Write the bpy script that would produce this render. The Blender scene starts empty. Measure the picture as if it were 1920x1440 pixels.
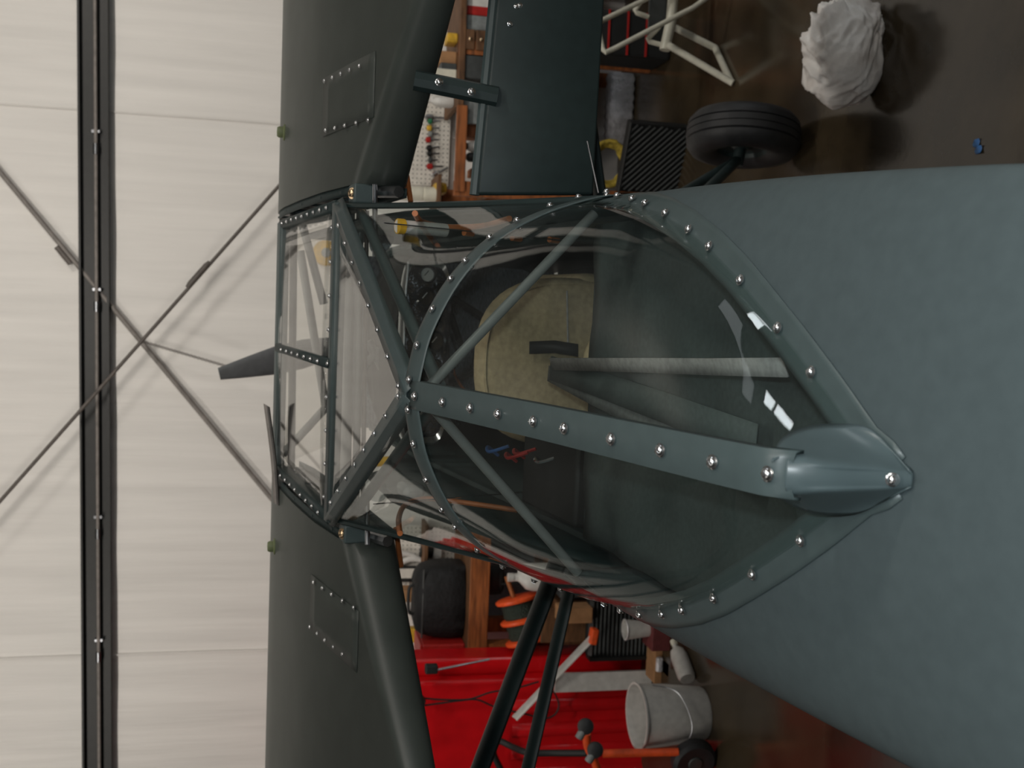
import bpy, bmesh, math, random
from math import sin, cos, pi, radians, sqrt
from mathutils import Vector, Matrix
random.seed(7)
sc = bpy.context.scene
COL = sc.collection

# ------------------------------------------------------------------ camera
# aircraft axes: X right, Y forward, Z up, origin at the rear edge of the cabin skylight.
# The aircraft stands nose-up on its tail wheel: world = ROT @ aircraft + ORG
TH = radians(10.0)
ROT = Matrix.Rotation(TH, 3, 'X')
ORG = Vector((0, 0, 1.95))
F_PX = 1950.0
CAM_P = Vector((0.1348, -2.1686, 0.4740))
YAW, PITCH, ROLL = -0.0799, -0.3854, 0.0104
FWD = Vector((sin(YAW)*cos(PITCH), cos(YAW)*cos(PITCH), sin(PITCH)))
_rt = Vector((cos(YAW), -sin(YAW), 0)); _up = _rt.cross(FWD)
RGT = cos(ROLL)*_rt + sin(ROLL)*_up
UPV = -sin(ROLL)*_rt + cos(ROLL)*_up
CW = ROT @ CAM_P + ORG
FW, RW, UW = ROT @ FWD, ROT @ RGT, ROT @ UPV
cam = bpy.data.cameras.new('camera'); cam_o = bpy.data.objects.new('camera', cam); COL.objects.link(cam_o)
M = Matrix.Identity(4)
for r in range(3):      # the camera is held on its side: picture right = down, picture up = right
    M[r][0] = -UW[r]; M[r][1] = RW[r]; M[r][2] = -FW[r]; M[r][3] = CW[r]
cam_o.matrix_world = M
cam.sensor_width = 36.0; cam.lens = 36.0*F_PX/1920.0; cam.clip_start = 0.05
cam.dof.use_dof = True; cam.dof.focus_distance = 1.5; cam.dof.aperture_fstop = 9.0
sc.camera = cam_o

# ------------------------------------------------------------------ world, light, exposure
wd = bpy.data.worlds.new('world'); sc.world = wd; wd.use_nodes = True
wd.node_tree.nodes['Background'].inputs[0].default_value = (0.5, 0.55, 0.6, 1)
wd.node_tree.nodes['Background'].inputs[1].default_value = 0.25
sc.view_settings.view_transform = 'Standard'; sc.view_settings.look = 'None'
sc.view_settings.exposure = 0.0; sc.view_settings.gamma = 1.0; sc.view_settings.use_curve_mapping = False
sc.cycles.transparent_max_bounces = 16; sc.cycles.max_bounces = 8
sc.cycles.use_denoising = True

def lamp(name, kind, loc, power, color, size=0.1, size_y=None, rot=(0, 0, 0)):
    l = bpy.data.lights.new(name, kind); l.energy = power; l.color = color
    if kind == 'AREA':
        l.shape = 'RECTANGLE'; l.size = size; l.size_y = size_y or size
    else:
        l.shadow_soft_size = size
    o = bpy.data.objects.new(name, l); COL.objects.link(o); o.location = loc; o.rotation_euler = rot
    return o
WARM = (1.0, 0.94, 0.86)
FLASH = lamp('camera_flash', 'POINT', CW + RW*0.055 + UW*0.01 + FW*0.02, 22.0, (0.88, 0.96, 1.0), 0.012)
CEIL = 4.7
# lights near the nose turned to the end wall, shields added to spare canopy reflections, open fittings further back
FIX = [(-3.4, 0.6, 54, 72), (0.0, 0.6, 52, 72), (3.4, 0.6, 61, 72), (-3.2, -2.6, 10, 0), (1.0, -2.9, 28, 0), (3.8, -2.4, 60, 0), (-2.6, -5.6, 18, 0), (2.8, -5.6, 90, 0)]
for fx, fy, pw_, tl in FIX:
    lamp('fluorescent_light', 'AREA', (fx, fy, CEIL-0.28), pw_, WARM, 1.25, 0.16, (radians(tl), 0, 0))

# ------------------------------------------------------------------ picture helpers
def ray(x, y): return FWD + (720-y)/F_PX*RGT + (960-x)/F_PX*UPV
def at(x, y, ax, val):                       # aircraft frame: the sight line through a pixel meets a plane
    d = ray(x, y); return CAM_P + d*((val-CAM_P[ax])/d[ax])
def wat(x, y, ax, val):                      # world frame
    d = ROT @ ray(x, y); return CW + d*((val-CW[ax])/d[ax])

# ------------------------------------------------------------------ materials
MATS = {}
def mat(name, col, rough=0.5, metal=0.0, var=0.08, scale=30.0, bump=0.0, bscale=None, spec=0.5, coat=0.0, stretch=None, col2=None):
    if name in MATS: return MATS[name]
    m = bpy.data.materials.new(name); m.use_nodes = True
    nt = m.node_tree; b = nt.nodes['Principled BSDF']; L = nt.links
    b.inputs['Roughness'].default_value = rough; b.inputs['Metallic'].default_value = metal
    b.inputs['Specular IOR Level'].default_value = spec; b.inputs['Coat Weight'].default_value = coat
    tc = nt.nodes.new('ShaderNodeTexCoord'); mp = nt.nodes.new('ShaderNodeMapping')
    if stretch: mp.inputs['Scale'].default_value = stretch
    L.new(tc.outputs['Object'], mp.inputs['Vector'])
    n = nt.nodes.new('ShaderNodeTexNoise'); n.inputs['Scale'].default_value = scale; n.inputs['Detail'].default_value = 5
    L.new(mp.outputs['Vector'], n.inputs['Vector'])
    mx = nt.nodes.new('ShaderNodeMix'); mx.data_type = 'RGBA'
    c2 = col2 or tuple(min(1, c*(1+var*2)) for c in col)
    c1 = col if col2 else tuple(c*(1-var*2) for c in col)
    mx.inputs[6].default_value = (*c1, 1); mx.inputs[7].default_value = (*c2, 1)
    rp = nt.nodes.new('ShaderNodeMapRange'); rp.inputs[1].default_value = 0.3; rp.inputs[2].default_value = 0.7
    L.new(n.outputs['Fac'], rp.inputs[0]); L.new(rp.outputs[0], mx.inputs[0])
    L.new(mx.outputs[2], b.inputs['Base Color'])
    if bump:
        n2 = nt.nodes.new('ShaderNodeTexNoise'); n2.inputs['Scale'].default_value = bscale or scale*2; n2.inputs['Detail'].default_value = 4
        L.new(mp.outputs['Vector'], n2.inputs['Vector'])
        bp = nt.nodes.new('ShaderNodeBump'); bp.inputs['Strength'].default_value = bump; bp.inputs['Distance'].default_value = 0.02
        L.new(n2.outputs['Fac'], bp.inputs['Height']); L.new(bp.outputs['Normal'], b.inputs['Normal'])
    MATS[name] = m
    return m

def plexi(name, tint, base=0.05, rough=0.015, haze=0.02):
    m = bpy.data.materials.new(name); m.use_nodes = True; nt = m.node_tree; L = nt.links
    nt.nodes.remove(nt.nodes['Principled BSDF']); out = nt.nodes['Material Output']
    tr = nt.nodes.new('ShaderNodeBsdfTransparent'); tr.inputs[0].default_value = (*tint, 1)
    gl = nt.nodes.new('ShaderNodeBsdfGlossy'); gl.inputs['Roughness'].default_value = rough; gl.inputs[0].default_value = (1, 1, 1, 1)
    lw = nt.nodes.new('ShaderNodeLayerWeight'); lw.inputs['Blend'].default_value = 0.5
    pw = nt.nodes.new('ShaderNodeMath'); pw.operation = 'POWER'; pw.inputs[1].default_value = 5.2
    L.new(lw.outputs['Facing'], pw.inputs[0])
    ma = nt.nodes.new('ShaderNodeMath'); ma.operation = 'MULTIPLY_ADD'; ma.inputs[1].default_value = 0.55; ma.inputs[2].default_value = base
    L.new(pw.outputs[0], ma.inputs[0])
    mx = nt.nodes.new('ShaderNodeMixShader'); L.new(ma.outputs[0], mx.inputs[0]); L.new(tr.outputs[0], mx.inputs[1]); L.new(gl.outputs[0], mx.inputs[2])
    df = nt.nodes.new('ShaderNodeBsdfDiffuse'); df.inputs[0].default_value = (0.5, 0.52, 0.52, 1)
    tc = nt.nodes.new('ShaderNodeTexCoord'); nz = nt.nodes.new('ShaderNodeTexNoise'); nz.inputs['Scale'].default_value = 14
    L.new(tc.outputs['Object'], nz.inputs['Vector'])
    hz = nt.nodes.new('ShaderNodeMath'); hz.operation = 'MULTIPLY'; hz.inputs[1].default_value = haze*2; L.new(nz.outputs['Fac'], hz.inputs[0])
    m2 = nt.nodes.new('ShaderNodeMixShader'); L.new(hz.outputs[0], m2.inputs[0]); L.new(mx.outputs[0], m2.inputs[1]); L.new(df.outputs[0], m2.inputs[2])
    L.new(m2.outputs[0], out.inputs['Surface'])
    return m

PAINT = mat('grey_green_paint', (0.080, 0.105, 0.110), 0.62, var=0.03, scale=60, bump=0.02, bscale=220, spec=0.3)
WINGP = mat('olive_wing_paint', (0.066, 0.076, 0.068), 0.40, var=0.05, scale=12, bump=0.02, bscale=200)  # same paint as fuselage; warm, weaker light on the wings put into colour
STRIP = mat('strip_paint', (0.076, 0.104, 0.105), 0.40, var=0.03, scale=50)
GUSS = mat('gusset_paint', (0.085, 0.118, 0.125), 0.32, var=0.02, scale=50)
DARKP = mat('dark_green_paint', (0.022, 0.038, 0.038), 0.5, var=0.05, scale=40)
CHROME = mat('polished_steel', (0.90, 0.91, 0.93), 0.22, 1.0, var=0.02)
STEEL = mat('dull_steel', (0.35, 0.36, 0.38), 0.35, 1.0, var=0.08)
BRASS = mat('yellow_plated_steel', (0.75, 0.55, 0.35), 0.25, 1.0, var=0.1)
BLACKS = mat('black_gloss', (0.012, 0.012, 0.014), 0.12, var=0.02, coat=0.6)
PANELM = mat('grey_hammer_metal', (0.60, 0.60, 0.64), 0.2, 0.9, var=0.15, scale=60, bump=0.35, bscale=45)
BLACK = mat('black_matt', (0.008, 0.009, 0.009), 0.6, var=0.1)
RUBBER = mat('black_rubber', (0.02, 0.021, 0.023), 0.55, var=0.1, scale=20, bump=0.1)
TAN = mat('tan_upholstery', (0.54, 0.42, 0.25), 0.8, var=0.08, scale=80, bump=0.15, bscale=400)
GREYF = mat('grey_felt', (0.20, 0.21, 0.23), 0.9, var=0.25, scale=60, bump=0.3, stretch=(1, 1, 4))
CANVAS = mat('grey_green_canvas', (0.075, 0.095, 0.092), 0.75, var=0.06, scale=120, bump=0.08, bscale=500)
WEB = mat('pale_webbing', (0.36, 0.35, 0.34), 0.7, var=0.1, scale=90)  # brightness of the strap facing the light put into colour; also pale stitching
WEBD = mat('grey_webbing', (0.17, 0.18, 0.175), 0.7, var=0.1, scale=90)
COPPER = mat('orange_fuel_hose', (0.50, 0.16, 0.05), 0.35, var=0.1)
WHITE = mat('white_plastic', (0.62, 0.61, 0.58), 0.4, var=0.05)
CREAM = mat('cream_tube_paint', (0.68, 0.66, 0.55), 0.35, var=0.04)
REDP = mat('red_paint', (0.60, 0.006, 0.010), 0.28, var=0.06, scale=8, coat=0.3)
REDD = mat('red_plastic', (0.38, 0.015, 0.012), 0.45, var=0.08)
ORANGE = mat('orange_plastic', (0.85, 0.10, 0.02), 0.45, var=0.08)
WOOD = mat('orange_timber', (0.27, 0.085, 0.022), 0.6, var=0.25, scale=6, stretch=(1, 8, 8), bump=0.1)
PLY = mat('brown_board', (0.13, 0.06, 0.024), 0.65, var=0.25, scale=8, stretch=(1, 6, 6))
CARD = mat('brown_cardboard', (0.36, 0.19, 0.085), 0.8, var=0.1, scale=15)
GREYP = mat('grey_plastic', (0.22, 0.24, 0.24), 0.45, var=0.1)
DGREY = mat('dark_grey_plastic', (0.05, 0.055, 0.055), 0.5, var=0.1)
YEL = mat('yellow_plastic', (0.60, 0.36, 0.03), 0.5, var=0.15)
GREEN = mat('green_plastic', (0.02, 0.16, 0.07), 0.5, var=0.1)
BLUE = mat('blue_plastic', (0.03, 0.10, 0.28), 0.5, var=0.1)
SILVER = mat('silver_foil', (0.75, 0.75, 0.78), 0.25, 0.35, var=0.1, scale=30, bump=0.6, bscale=60)
GIRT = mat('dark_steel_paint', (0.014, 0.014, 0.013), 0.5, var=0.1)
ROD = mat('brown_grey_rod', (0.10, 0.085, 0.075), 0.5, var=0.1)
RODL = mat('pale_grey_rod', (0.20, 0.18, 0.165), 0.5, var=0.1)
LINER = mat('white_vinyl_liner', (0.76, 0.735, 0.70), 0.55, var=0.03, scale=2.2, bump=0.55, bscale=2.0, stretch=(6, 1, 0.35), spec=0.3)
PEG = mat('white_pegboard', (0.66, 0.63, 0.57), 0.6, var=0.05)
FLOORM = mat('brown_sealed_concrete', (0.046, 0.034, 0.020), 0.16, var=0.22, scale=3.0, bump=0.015, bscale=40)
GAUGEW = mat('white_dial', (0.75, 0.76, 0.74), 0.3, var=0.02)
PLEX = plexi('clear_plexiglass', (0.90, 0.93, 0.92), 0.022, 0.02, 0.008)
PLEXF = plexi('clear_skylight_plexiglass', (0.97, 0.97, 0.96), 0.025, 0.02, 0.008)
VENTM = plexi('smoky_vent_plastic', (0.30, 0.36, 0.40), 0.12, 0.05, 0.12)
VENTC = plexi('clear_vent_plastic', (0.82, 0.84, 0.84), 0.06, 0.05, 0.12)

# ------------------------------------------------------------------ mesh builder
class MB:
    def __init__(s): s.v = []; s.f = []
    def grid(s, rows, closed=False):
        b = len(s.v); n = len(rows[0])
        for r in rows: s.v += [tuple(p) for p in r]
        for i in range(len(rows)-1):
            for j in range(n if closed else n-1):
                k = (j+1) % n
                s.f.append((b+i*n+j, b+i*n+k, b+(i+1)*n+k, b+(i+1)*n+j))
        return s
    def face(s, pts):
        b = len(s.v); s.v += [tuple(p) for p in pts]; s.f.append(tuple(range(b, b+len(pts)))); return s
    def box(s, c, d, R=None):
        b = len(s.v); c = Vector(c)
        for sx in (-1, 1):
            for sy in (-1, 1):
                for sz in (-1, 1):
                    p = Vector((sx*d[0]/2, sy*d[1]/2, sz*d[2]/2))
                    if R: p = R @ p
                    s.v.append(tuple(c+p))
        for q in ((0, 1, 3, 2), (4, 6, 7, 5), (0, 4, 5, 1), (2, 3, 7, 6), (0, 2, 6, 4), (1, 5, 7, 3)):
            s.f.append(tuple(b+i for i in q))
        return s
    def tube(s, path, r, seg=10, cap=True, closed=False):
        P = [Vector(p) for p in path]; n = len(P); rows = []; prev = None
        rr = r if isinstance(r, (list, tuple)) else [r]*n
        for i in range(n):
            if closed: t = P[(i+1) % n]-P[i-1]
            else: t = P[min(i+1, n-1)]-P[max(i-1, 0)]
            t.normalize()
            if prev is None:
                a = Vector((0, 0, 1)) if abs(t.z) < 0.9 else Vector((1, 0, 0))
                u = t.cross(a).normalized()
            else:
                u = (prev - t*prev.dot(t)).normalized()
            prev = u; w = t.cross(u)
            rows.append([P[i]+rr[i]*(cos(2*pi*k/seg)*u+sin(2*pi*k/seg)*w) for k in range(seg)])
        if closed: rows.append(rows[0])
        s.grid(rows, True)
        if cap and not closed: s.face(rows[0]); s.face(rows[-1])
        return s
    def lathe(s, prof, o, axis, seg=20):
        o = Vector(o); ax = Vector(axis).normalized()
        a = Vector((0, 0, 1)) if abs(ax.z) < 0.9 else Vector((1, 0, 0))
        u = ax.cross(a).normalized(); w = ax.cross(u)
        s.grid([[o+ax*h+max(r, 1e-5)*(cos(2*pi*k/seg)*u+sin(2*pi*k/seg)*w) for k in range(seg)] for r, h in prof], True)
        return s
    def build(s, name, m, parent=None, smooth=True, bevel=0.0, solid=0.0, ang=40, offset=-1, subsurf=0, segs=2):
        me = bpy.data.meshes.new(name); me.from_pydata(s.v, [], s.f)
        bm = bmesh.new(); bm.from_mesh(me)
        bmesh.ops.remove_doubles(bm, verts=bm.verts, dist=2e-5)
        bmesh.ops.dissolve_degenerate(bm, edges=bm.edges, dist=1e-6)
        bmesh.ops.recalc_face_normals(bm, faces=bm.faces)
        bm.to_mesh(me); bm.free()
        if smooth:
            me.polygons.foreach_set('use_smooth', [True]*len(me.polygons))
            me.set_sharp_from_angle(angle=radians(ang))
        me.materials.append(m)
        o = bpy.data.objects.new(name, me); COL.objects.link(o)
        if parent: o.parent = parent
        if subsurf:
            q = o.modifiers.new('subsurf', 'SUBSURF'); q.levels = subsurf; q.render_levels = subsurf
        if solid:
            q = o.modifiers.new('solid', 'SOLIDIFY'); q.thickness = solid; q.offset = offset
        if bevel:
            q = o.modifiers.new('bevel', 'BEVEL'); q.width = bevel; q.segments = segs; q.limit_method = 'ANGLE'
        return o

def tag(o, label=None, cat=None, group=None, kind=None):
    if label: o['label'] = label
    if cat: o['category'] = cat
    if group: o['group'] = group
    if kind: o['kind'] = kind
    return o
def thing(name, loc, label, cat, group=None, rot=None):
    o = bpy.data.objects.new(name, None); COL.objects.link(o); o.location = loc; o.empty_display_size = 0.1
    if rot: o.rotation_euler = rot
    return tag(o, label, cat, group)
def catmull(pts, n=8, closed=False):
    P = [Vector(p) for p in pts]; out = []; k = len(P)
    rng = range(k) if closed else range(k-1)
    for i in rng:
        if closed: p0, p1, p2, p3 = P[i-1], P[i], P[(i+1) % k], P[(i+2) % k]
        else: p0, p1, p2, p3 = P[max(i-1, 0)], P[i], P[i+1], P[min(i+2, k-1)]
        for j in range(n):
            t = j/n
            out.append(0.5*((2*p1)+(-p0+p2)*t+(2*p0-5*p1+4*p2-p3)*t*t+(-p0+3*p1-3*p2+p3)*t**3))
    if not closed: out.append(P[-1])
    return out
def interp(x, xs, ys):
    if x <= xs[0]: return ys[0]
    for i in range(len(xs)-1):
        if x <= xs[i+1]:
            t = (x-xs[i])/(xs[i+1]-xs[i]); return ys[i]+(ys[i+1]-ys[i])*t
    return ys[-1]

# ================================================================== THE HANGAR
WB = 4.32
def struct(o): o['kind'] = 'structure'; return o
struct(MB().box((0, -1.5, -0.1), (14.4, 12.4, 0.2)).build('floor', FLOORM, smooth=False))
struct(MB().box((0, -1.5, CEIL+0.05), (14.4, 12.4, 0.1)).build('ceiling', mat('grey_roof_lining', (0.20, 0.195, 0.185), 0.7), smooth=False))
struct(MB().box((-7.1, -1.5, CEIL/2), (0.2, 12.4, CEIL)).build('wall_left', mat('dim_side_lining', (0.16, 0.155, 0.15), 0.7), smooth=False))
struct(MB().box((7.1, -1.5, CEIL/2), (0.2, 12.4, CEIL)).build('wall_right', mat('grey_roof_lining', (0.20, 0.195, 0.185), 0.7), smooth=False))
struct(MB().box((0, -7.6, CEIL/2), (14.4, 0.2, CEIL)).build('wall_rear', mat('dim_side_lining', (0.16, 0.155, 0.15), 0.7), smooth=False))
# the lined end wall: a sheet of vinyl that sags and wrinkles between its seams
b = MB(); rows = []
for i in range(25):
    z = CEIL*i/24; row = []
    for j in range(281):
        x = -7+14*j/280
        d = 0.004*sin(x*5.1+0.6*sin(z*1.7))+0.0018*sin(x*11.7+z*0.8)
        row.append((x, WB-0.012+d, z))
    rows.append(row)
b.grid(rows); b.box((0, WB+0.12, CEIL/2), (14.4, 0.2, CEIL))
struct(b.build('wall_front', LINER))
for k, x in enumerate((wat(300, 1226, 1, WB)[0], wat(300, 220, 1, WB)[0])):
    struct(MB().tube([(x, WB-0.022, 0.02), (x+0.01, WB-0.02, 2.4), (x, WB-0.022, CEIL-0.02)], 0.0035, 6).build('trim_%d' % (k+1), LINER))

def window(name, y, z, w, h, strength):
    em = bpy.data.materials.new(name+'_daylight'); em.use_nodes = True
    n_ = em.node_tree.nodes['Principled BSDF']; n_.inputs['Emission Color'].default_value = (0.9, 0.96, 1.0, 1); n_.inputs['Emission Strength'].default_value = strength
    f = MB().box((6.985, y, z), (0.03, w+0.1, 0.05)).box((6.985, y, z), (0.01, w, h)).build(name, em, None, smooth=False); f['kind'] = 'structure'
    q_ = MB()
    for d in (-1, 1): q_.box((6.97, y+d*(w/2+0.03), z), (0.06, 0.06, h+0.12)).box((6.97, y, z+d*(h/2+0.03)), (0.06, w, 0.06))
    q_.build('window_frame', GIRT, f, smooth=False)
window('window_1', 0.28, 1.6, 0.34, 1.7, 16.0)
window('window_2', 0.60, 3.25, 0.5, 0.5, 1.3)
# dark board added out of view above the end wall to darken canopy reflections
hd = MB().box((0, WB-0.14, 4.28), (13.8, 0.06, 0.80))
tag(hd.build('header_girder', GIRT, None, smooth=False), 'deep dark steel header girder under the eaves of the end wall', 'beam')
# dark girt across the wall with a conduit on it
zg0, zg1 = wat(204, 720, 1, WB-0.065)[2], wat(148, 720, 1, WB-0.065)[2]
tilt = (wat(202, 1440, 1, WB-0.065)[2]-wat(195, 0, 1, WB-0.065)[2])/(wat(202, 1440, 1, WB-0.065)[0]-wat(195, 0, 1, WB-0.065)[0])
g = thing('steel_girt', (0, WB-0.065, (zg0+zg1)/2), 'dark steel girt beam running straight across the white lined wall', 'beam', rot=(0, -math.atan(tilt)*1.0, 0))
hh = (zg1-zg0)
MB().box((0, 0.02, 0), (13.6, 0.016, hh)).box((0, 0.0, hh/2-0.006), (13.6, 0.05, 0.012)).box((0, 0.0, -hh/2+0.006), (13.6, 0.05, 0.012)).build('channel', GIRT, g, smooth=False)
cz = wat(181, 720, 1, WB-0.065)[2]-(zg0+zg1)/2
c = MB().tube([(-6.7, -0.016, cz), (6.7, -0.016, cz)], 0.011, 10).build('conduit', RODL, g)
for px in (280, 575, 1000, 1230):
    x = wat(183, px, 1, WB-0.065)[0]
    MB().tube([(x-0.03, -0.016, cz), (x+0.03, -0.016, cz)], 0.016, 10).build('conduit_coupling', STEEL, g)
    MB().box((x+0.1, 0.0, cz), (0.02, 0.04, 0.05)).build('conduit_clip', STEEL, g, bevel=0.003)

def rod(name, p0, p1, r, m, label, y):
    a, c_ = wat(*p0, 1, y), wat(*p1, 1, y)
    d = (c_-a).normalized()
    t = thing(name, (a+c_)/2, label, 'rod')
    MB().tube([a-d*0.6-t.location, c_+d*0.5-t.location], r, 10).build('bar', m, t)
    return t, a, c_
t, a, c_ = rod('brace_rod', (0, 940), (535, 335), 0.0105, ROD, 'dark brown brace rod with a turnbuckle, crossing in front of the girt', WB-0.2)
q = wat(372, 515, 1, WB-0.2)-t.location; d = (c_-a).normalized()
MB().tube([q-d*0.10, q-d*0.07, q+d*0.07, q+d*0.10], [0.011, 0.018, 0.018, 0.011], 10).build('turnbuckle', ROD, t)
t2, a, c_ = rod('brace_rod', (0, 322), (520, 948), 0.0145, RODL, 'thicker pale grey brace rod passing behind the dark girt', WB-0.045)
d = (c_-a).normalized(); q = wat(120, 478, 1, WB-0.045)-t2.location
MB().tube([q-d*0.06, q+d*0.06], 0.019, 10).build('coupling', ROD, t2)
# chain hung from the crossing of the rods
ca, cb = wat(266, 640, 1, WB-0.15), wat(436, 690, 1, WB-0.15)
ch = MB()
for i in range(46):
    p = ca.lerp(cb, (i+0.5)/46); ang = (i % 2)*pi/2; dd = (cb-ca).normalized()
    u = dd.cross(Vector((0, 1, 0))).normalized(); w_ = Vector((0, 1, 0)); s_ = u*cos(ang)+w_*sin(ang)
    ch.tube([p+0.011*cos(2*pi*k/8)*dd+0.007*sin(2*pi*k/8)*s_ for k in range(8)], 0.0022, 5, closed=True)
tag(ch.build('chain', RODL), 'thin grey link chain hanging from the crossing of the brace rods', 'chain')

# ================================================================== THE AEROPLANE
air = thing('airplane', ORG, 'dark grey-green high-wing light airplane with a riveted greenhouse canopy, parked in the hangar', 'airplane', rot=(TH, 0, 0))
SCREW = None
def screw_mesh(r=0.0048):
    s = MB().lathe([(r*1.25, 0), (r*1.3, r*0.18), (r*1.0, r*0.32), (r*0.95, r*0.55), (r*0.7, r*0.85), (r*0.35, r*1.0), (0, r*1.03)], (0, 0, 0), (0, 0, 1), 14)
    s.box((0, 0, r*1.0), (r*1.1, r*0.16, r*0.12)); s.box((0, 0, r*1.0), (r*0.16, r*1.1, r*0.12))
    o = s.build('screw', CHROME, None); me = o.data; bpy.data.objects.remove(o); return me
SM = screw_mesh()
def screw(p, n, parent, s=1.0, spin=None):
    o = bpy.data.objects.new('screw', SM); COL.objects.link(o); o.parent = parent
    o.location = p; o.rotation_mode = 'QUATERNION'
    qn = Vector(n).normalized().to_track_quat('Z', 'Y')
    o.rotation_quaternion = qn @ Matrix.Rotation(random.random()*3, 3, 'Z').to_quaternion(); o.scale = (s, s, s)
    return o

# ---- section functions (aircraft frame)
def dw(y):
    t = y+1
    if y < -1.7: return 0.231*max(0.25, 1+(y+1.7)*0.16)
    return 0.302+0.042*t-0.042*t*t if y < -0.7 else 0.3108-(y+0.7)*0.004
def dzl(y): return -0.268-0.075*(max(y, -1.5)+1) if y < -0.7 else -0.2905
def dza(y): return -0.1855+(y+1.4545)*0.055
def deckz(x, y):
    w = dw(y); s_ = min(1.0, abs(x)/w)
    return dzl(y)+(dza(y)-dzl(y))*sqrt(max(0, 1-s_*s_))
RY = [-1.4545, -1.44, -1.418, -1.37, -1.31, -1.252, -1.193, -1.128, -1.05, -0.966, -0.876, -0.77, -0.68, -0.60]
RXX = [0.0, 0.012, 0.022, 0.062, 0.106, 0.144, 0.180, 0.212, 0.242, 0.267, 0.286, 0.301, 0.309, 0.311]
def rimx(y): return min(interp(y, RY, RXX), dw(y)*0.9995)
HOOP = [(0, 0.035), (0.04, 0.0285), (0.095, 0.014), (0.168, -0.025), (0.231, -0.083), (0.272, -0.152), (0.296, -0.213), (0.309, -0.262), (0.312, -0.295)]
HS = catmull([(x, -0.70, z) for x, z in HOOP], 5)
def hoop_h(u):      # height of the hoop, 1 at the top and 0 at the foot, against sideways position
    xs = [p.x/0.312 for p in HS]; zs = [(p.z+0.295)/0.33 for p in HS]
    return interp(u, xs, zs)
def spine_z(y): return interp(y, [-1.4545, -1.43, -1.36, -1.04, -0.70], [-0.108, -0.078, -0.066, -0.024, 0.033])
def canopy(y, u):   # point of the rear window at station y, u in -1..1
    xr = rimx(y); zr = deckz(xr, y)
    k = min(1, max(0, (y+1.42)/0.6)); k = k*k*(3-2*k)
    h = k*hoop_h(abs(u))+(1-k)*(1-abs(u)**1.35)
    zt = max(spine_z(y), zr+0.0)
    return Vector((xr*u, y, zr+(zt-zr)*h))

# ---- fuselage skin
b = MB()
NA = 28
def flank(y, s_):
    w = dw(y); a0 = math.asin(min(1, rimx(y)/w)) if y > -1.4545 else 0.0
    row = []
    for k in range(NA+1):
        a = a0+(pi/2-a0)*k/NA
        row.append((s_*w*sin(a), y, dzl(y)+(dza(y)-dzl(y))*cos(a)))
    depth_ = 0.72*max(0.35, 1+min(0, (y+0.7))*0.25)
    for k in range(1, 7):
        f = k/6; row.append((s_*w*(1-0.10*f*f), y, dzl(y)-depth_*f))
    row.append((0, y, dzl(y)-depth_-0.02))
    return row
ysl = sorted([-3.6+0.1*i for i in range(22)]+[-1.4545+0.0209*i for i in range(42)])
for s_ in (-1, 1):
    b.grid([flank(y, s_) for y in ysl]); b.face(flank(ysl[0], s_))
b.build('fuselage_skin', PAINT, air, ang=60, solid=0.003)
# cabin sides below the window sill, cabin floor, firewall, cowling
for s_ in (-1, 1):
    rows = []
    for y in [-0.62+0.1*i for i in range(20)]:
        w = 0.311 if y < 0.7 else 0.311-(y-0.7)*0.06
        rows.append([(s_*w, y, -0.43+0.02*(y+0.6)), (s_*w*1.0, y, -0.7), (s_*w*0.95, y, -1.02)])
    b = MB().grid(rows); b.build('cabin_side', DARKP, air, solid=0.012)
    tb = MB().tube([(s_*0.309, -0.62, -0.432), (s_*0.309, 0.7, -0.405), (s_*0.285, 1.2, -0.40)], 0.013, 8); tb.build('sill_tube', DARKP, air)
MB().box((0, 0.25, -1.03), (0.6, 1.75, 0.02)).build('cabin_floor', BLACK, air, smooth=False)
MB().box((0, 1.16, -0.66), (0.56, 0.015, 0.72)).build('firewall', GREYF, air, smooth=False)
b = MB(); rows = []
for y, rx, rt_, rb in ((1.05, 0.285, -0.33, -1.03), (1.3, 0.28, -0.36, -1.03), (1.7, 0.26, -0.40, -0.98), (2.05, 0.20, -0.44, -0.86), (2.12, 0.10, -0.52, -0.76)):
    cz_ = (rt_+rb)/2; hz = (rt_-rb)/2
    rows.append([(rx*math.copysign(abs(cos(t))**0.6, cos(t)), y, cz_+hz*math.copysign(abs(sin(t))**0.6, sin(t))) for t in [2*pi*k/32 for k in range(32)]])
b.grid(rows, True); b.face(rows[-1]); b.build('engine_cowl', PAINT, air, ang=50)
for s_, prof in ((1, [(0.95, -0.43), (0.95, -0.12), (0.2, -0.10), (-0.05, -0.135), (-0.62, -0.35), (-0.62, -0.43)]), (-1, [(0.78, -0.43), (0.78, -0.36), (0.56, -0.30), (0.44, -0.20), (0.12, -0.175), (-0.02, -0.20), (-0.62, -0.36), (-0.62, -0.43)])):
    b = MB().face([(0.318*s_, y, z) for y, z in prof]); b.build('door_panel', DARKP, air, solid=0.014, offset=0)
    MB().tube([(0.318*s_, y, z) for y, z in prof[1:-1]], 0.008, 8).build('door_rail', DARKP, air)
# glare shield behind the windscreen
b = MB(); rows = []
for y, z, w in ((0.60, -0.325, 0.25), (0.75, -0.318, 0.27), (0.95, -0.325, 0.285), (1.10, -0.345, 0.285)):
    rows.append([(w*sin(t), y, z-0.09*(1-cos(t))) for t in [radians(-80+160*k/20) for k in range(21)]])
b.grid(rows); b.build('glare_shield', BLACK, air, solid=0.006)
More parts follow.
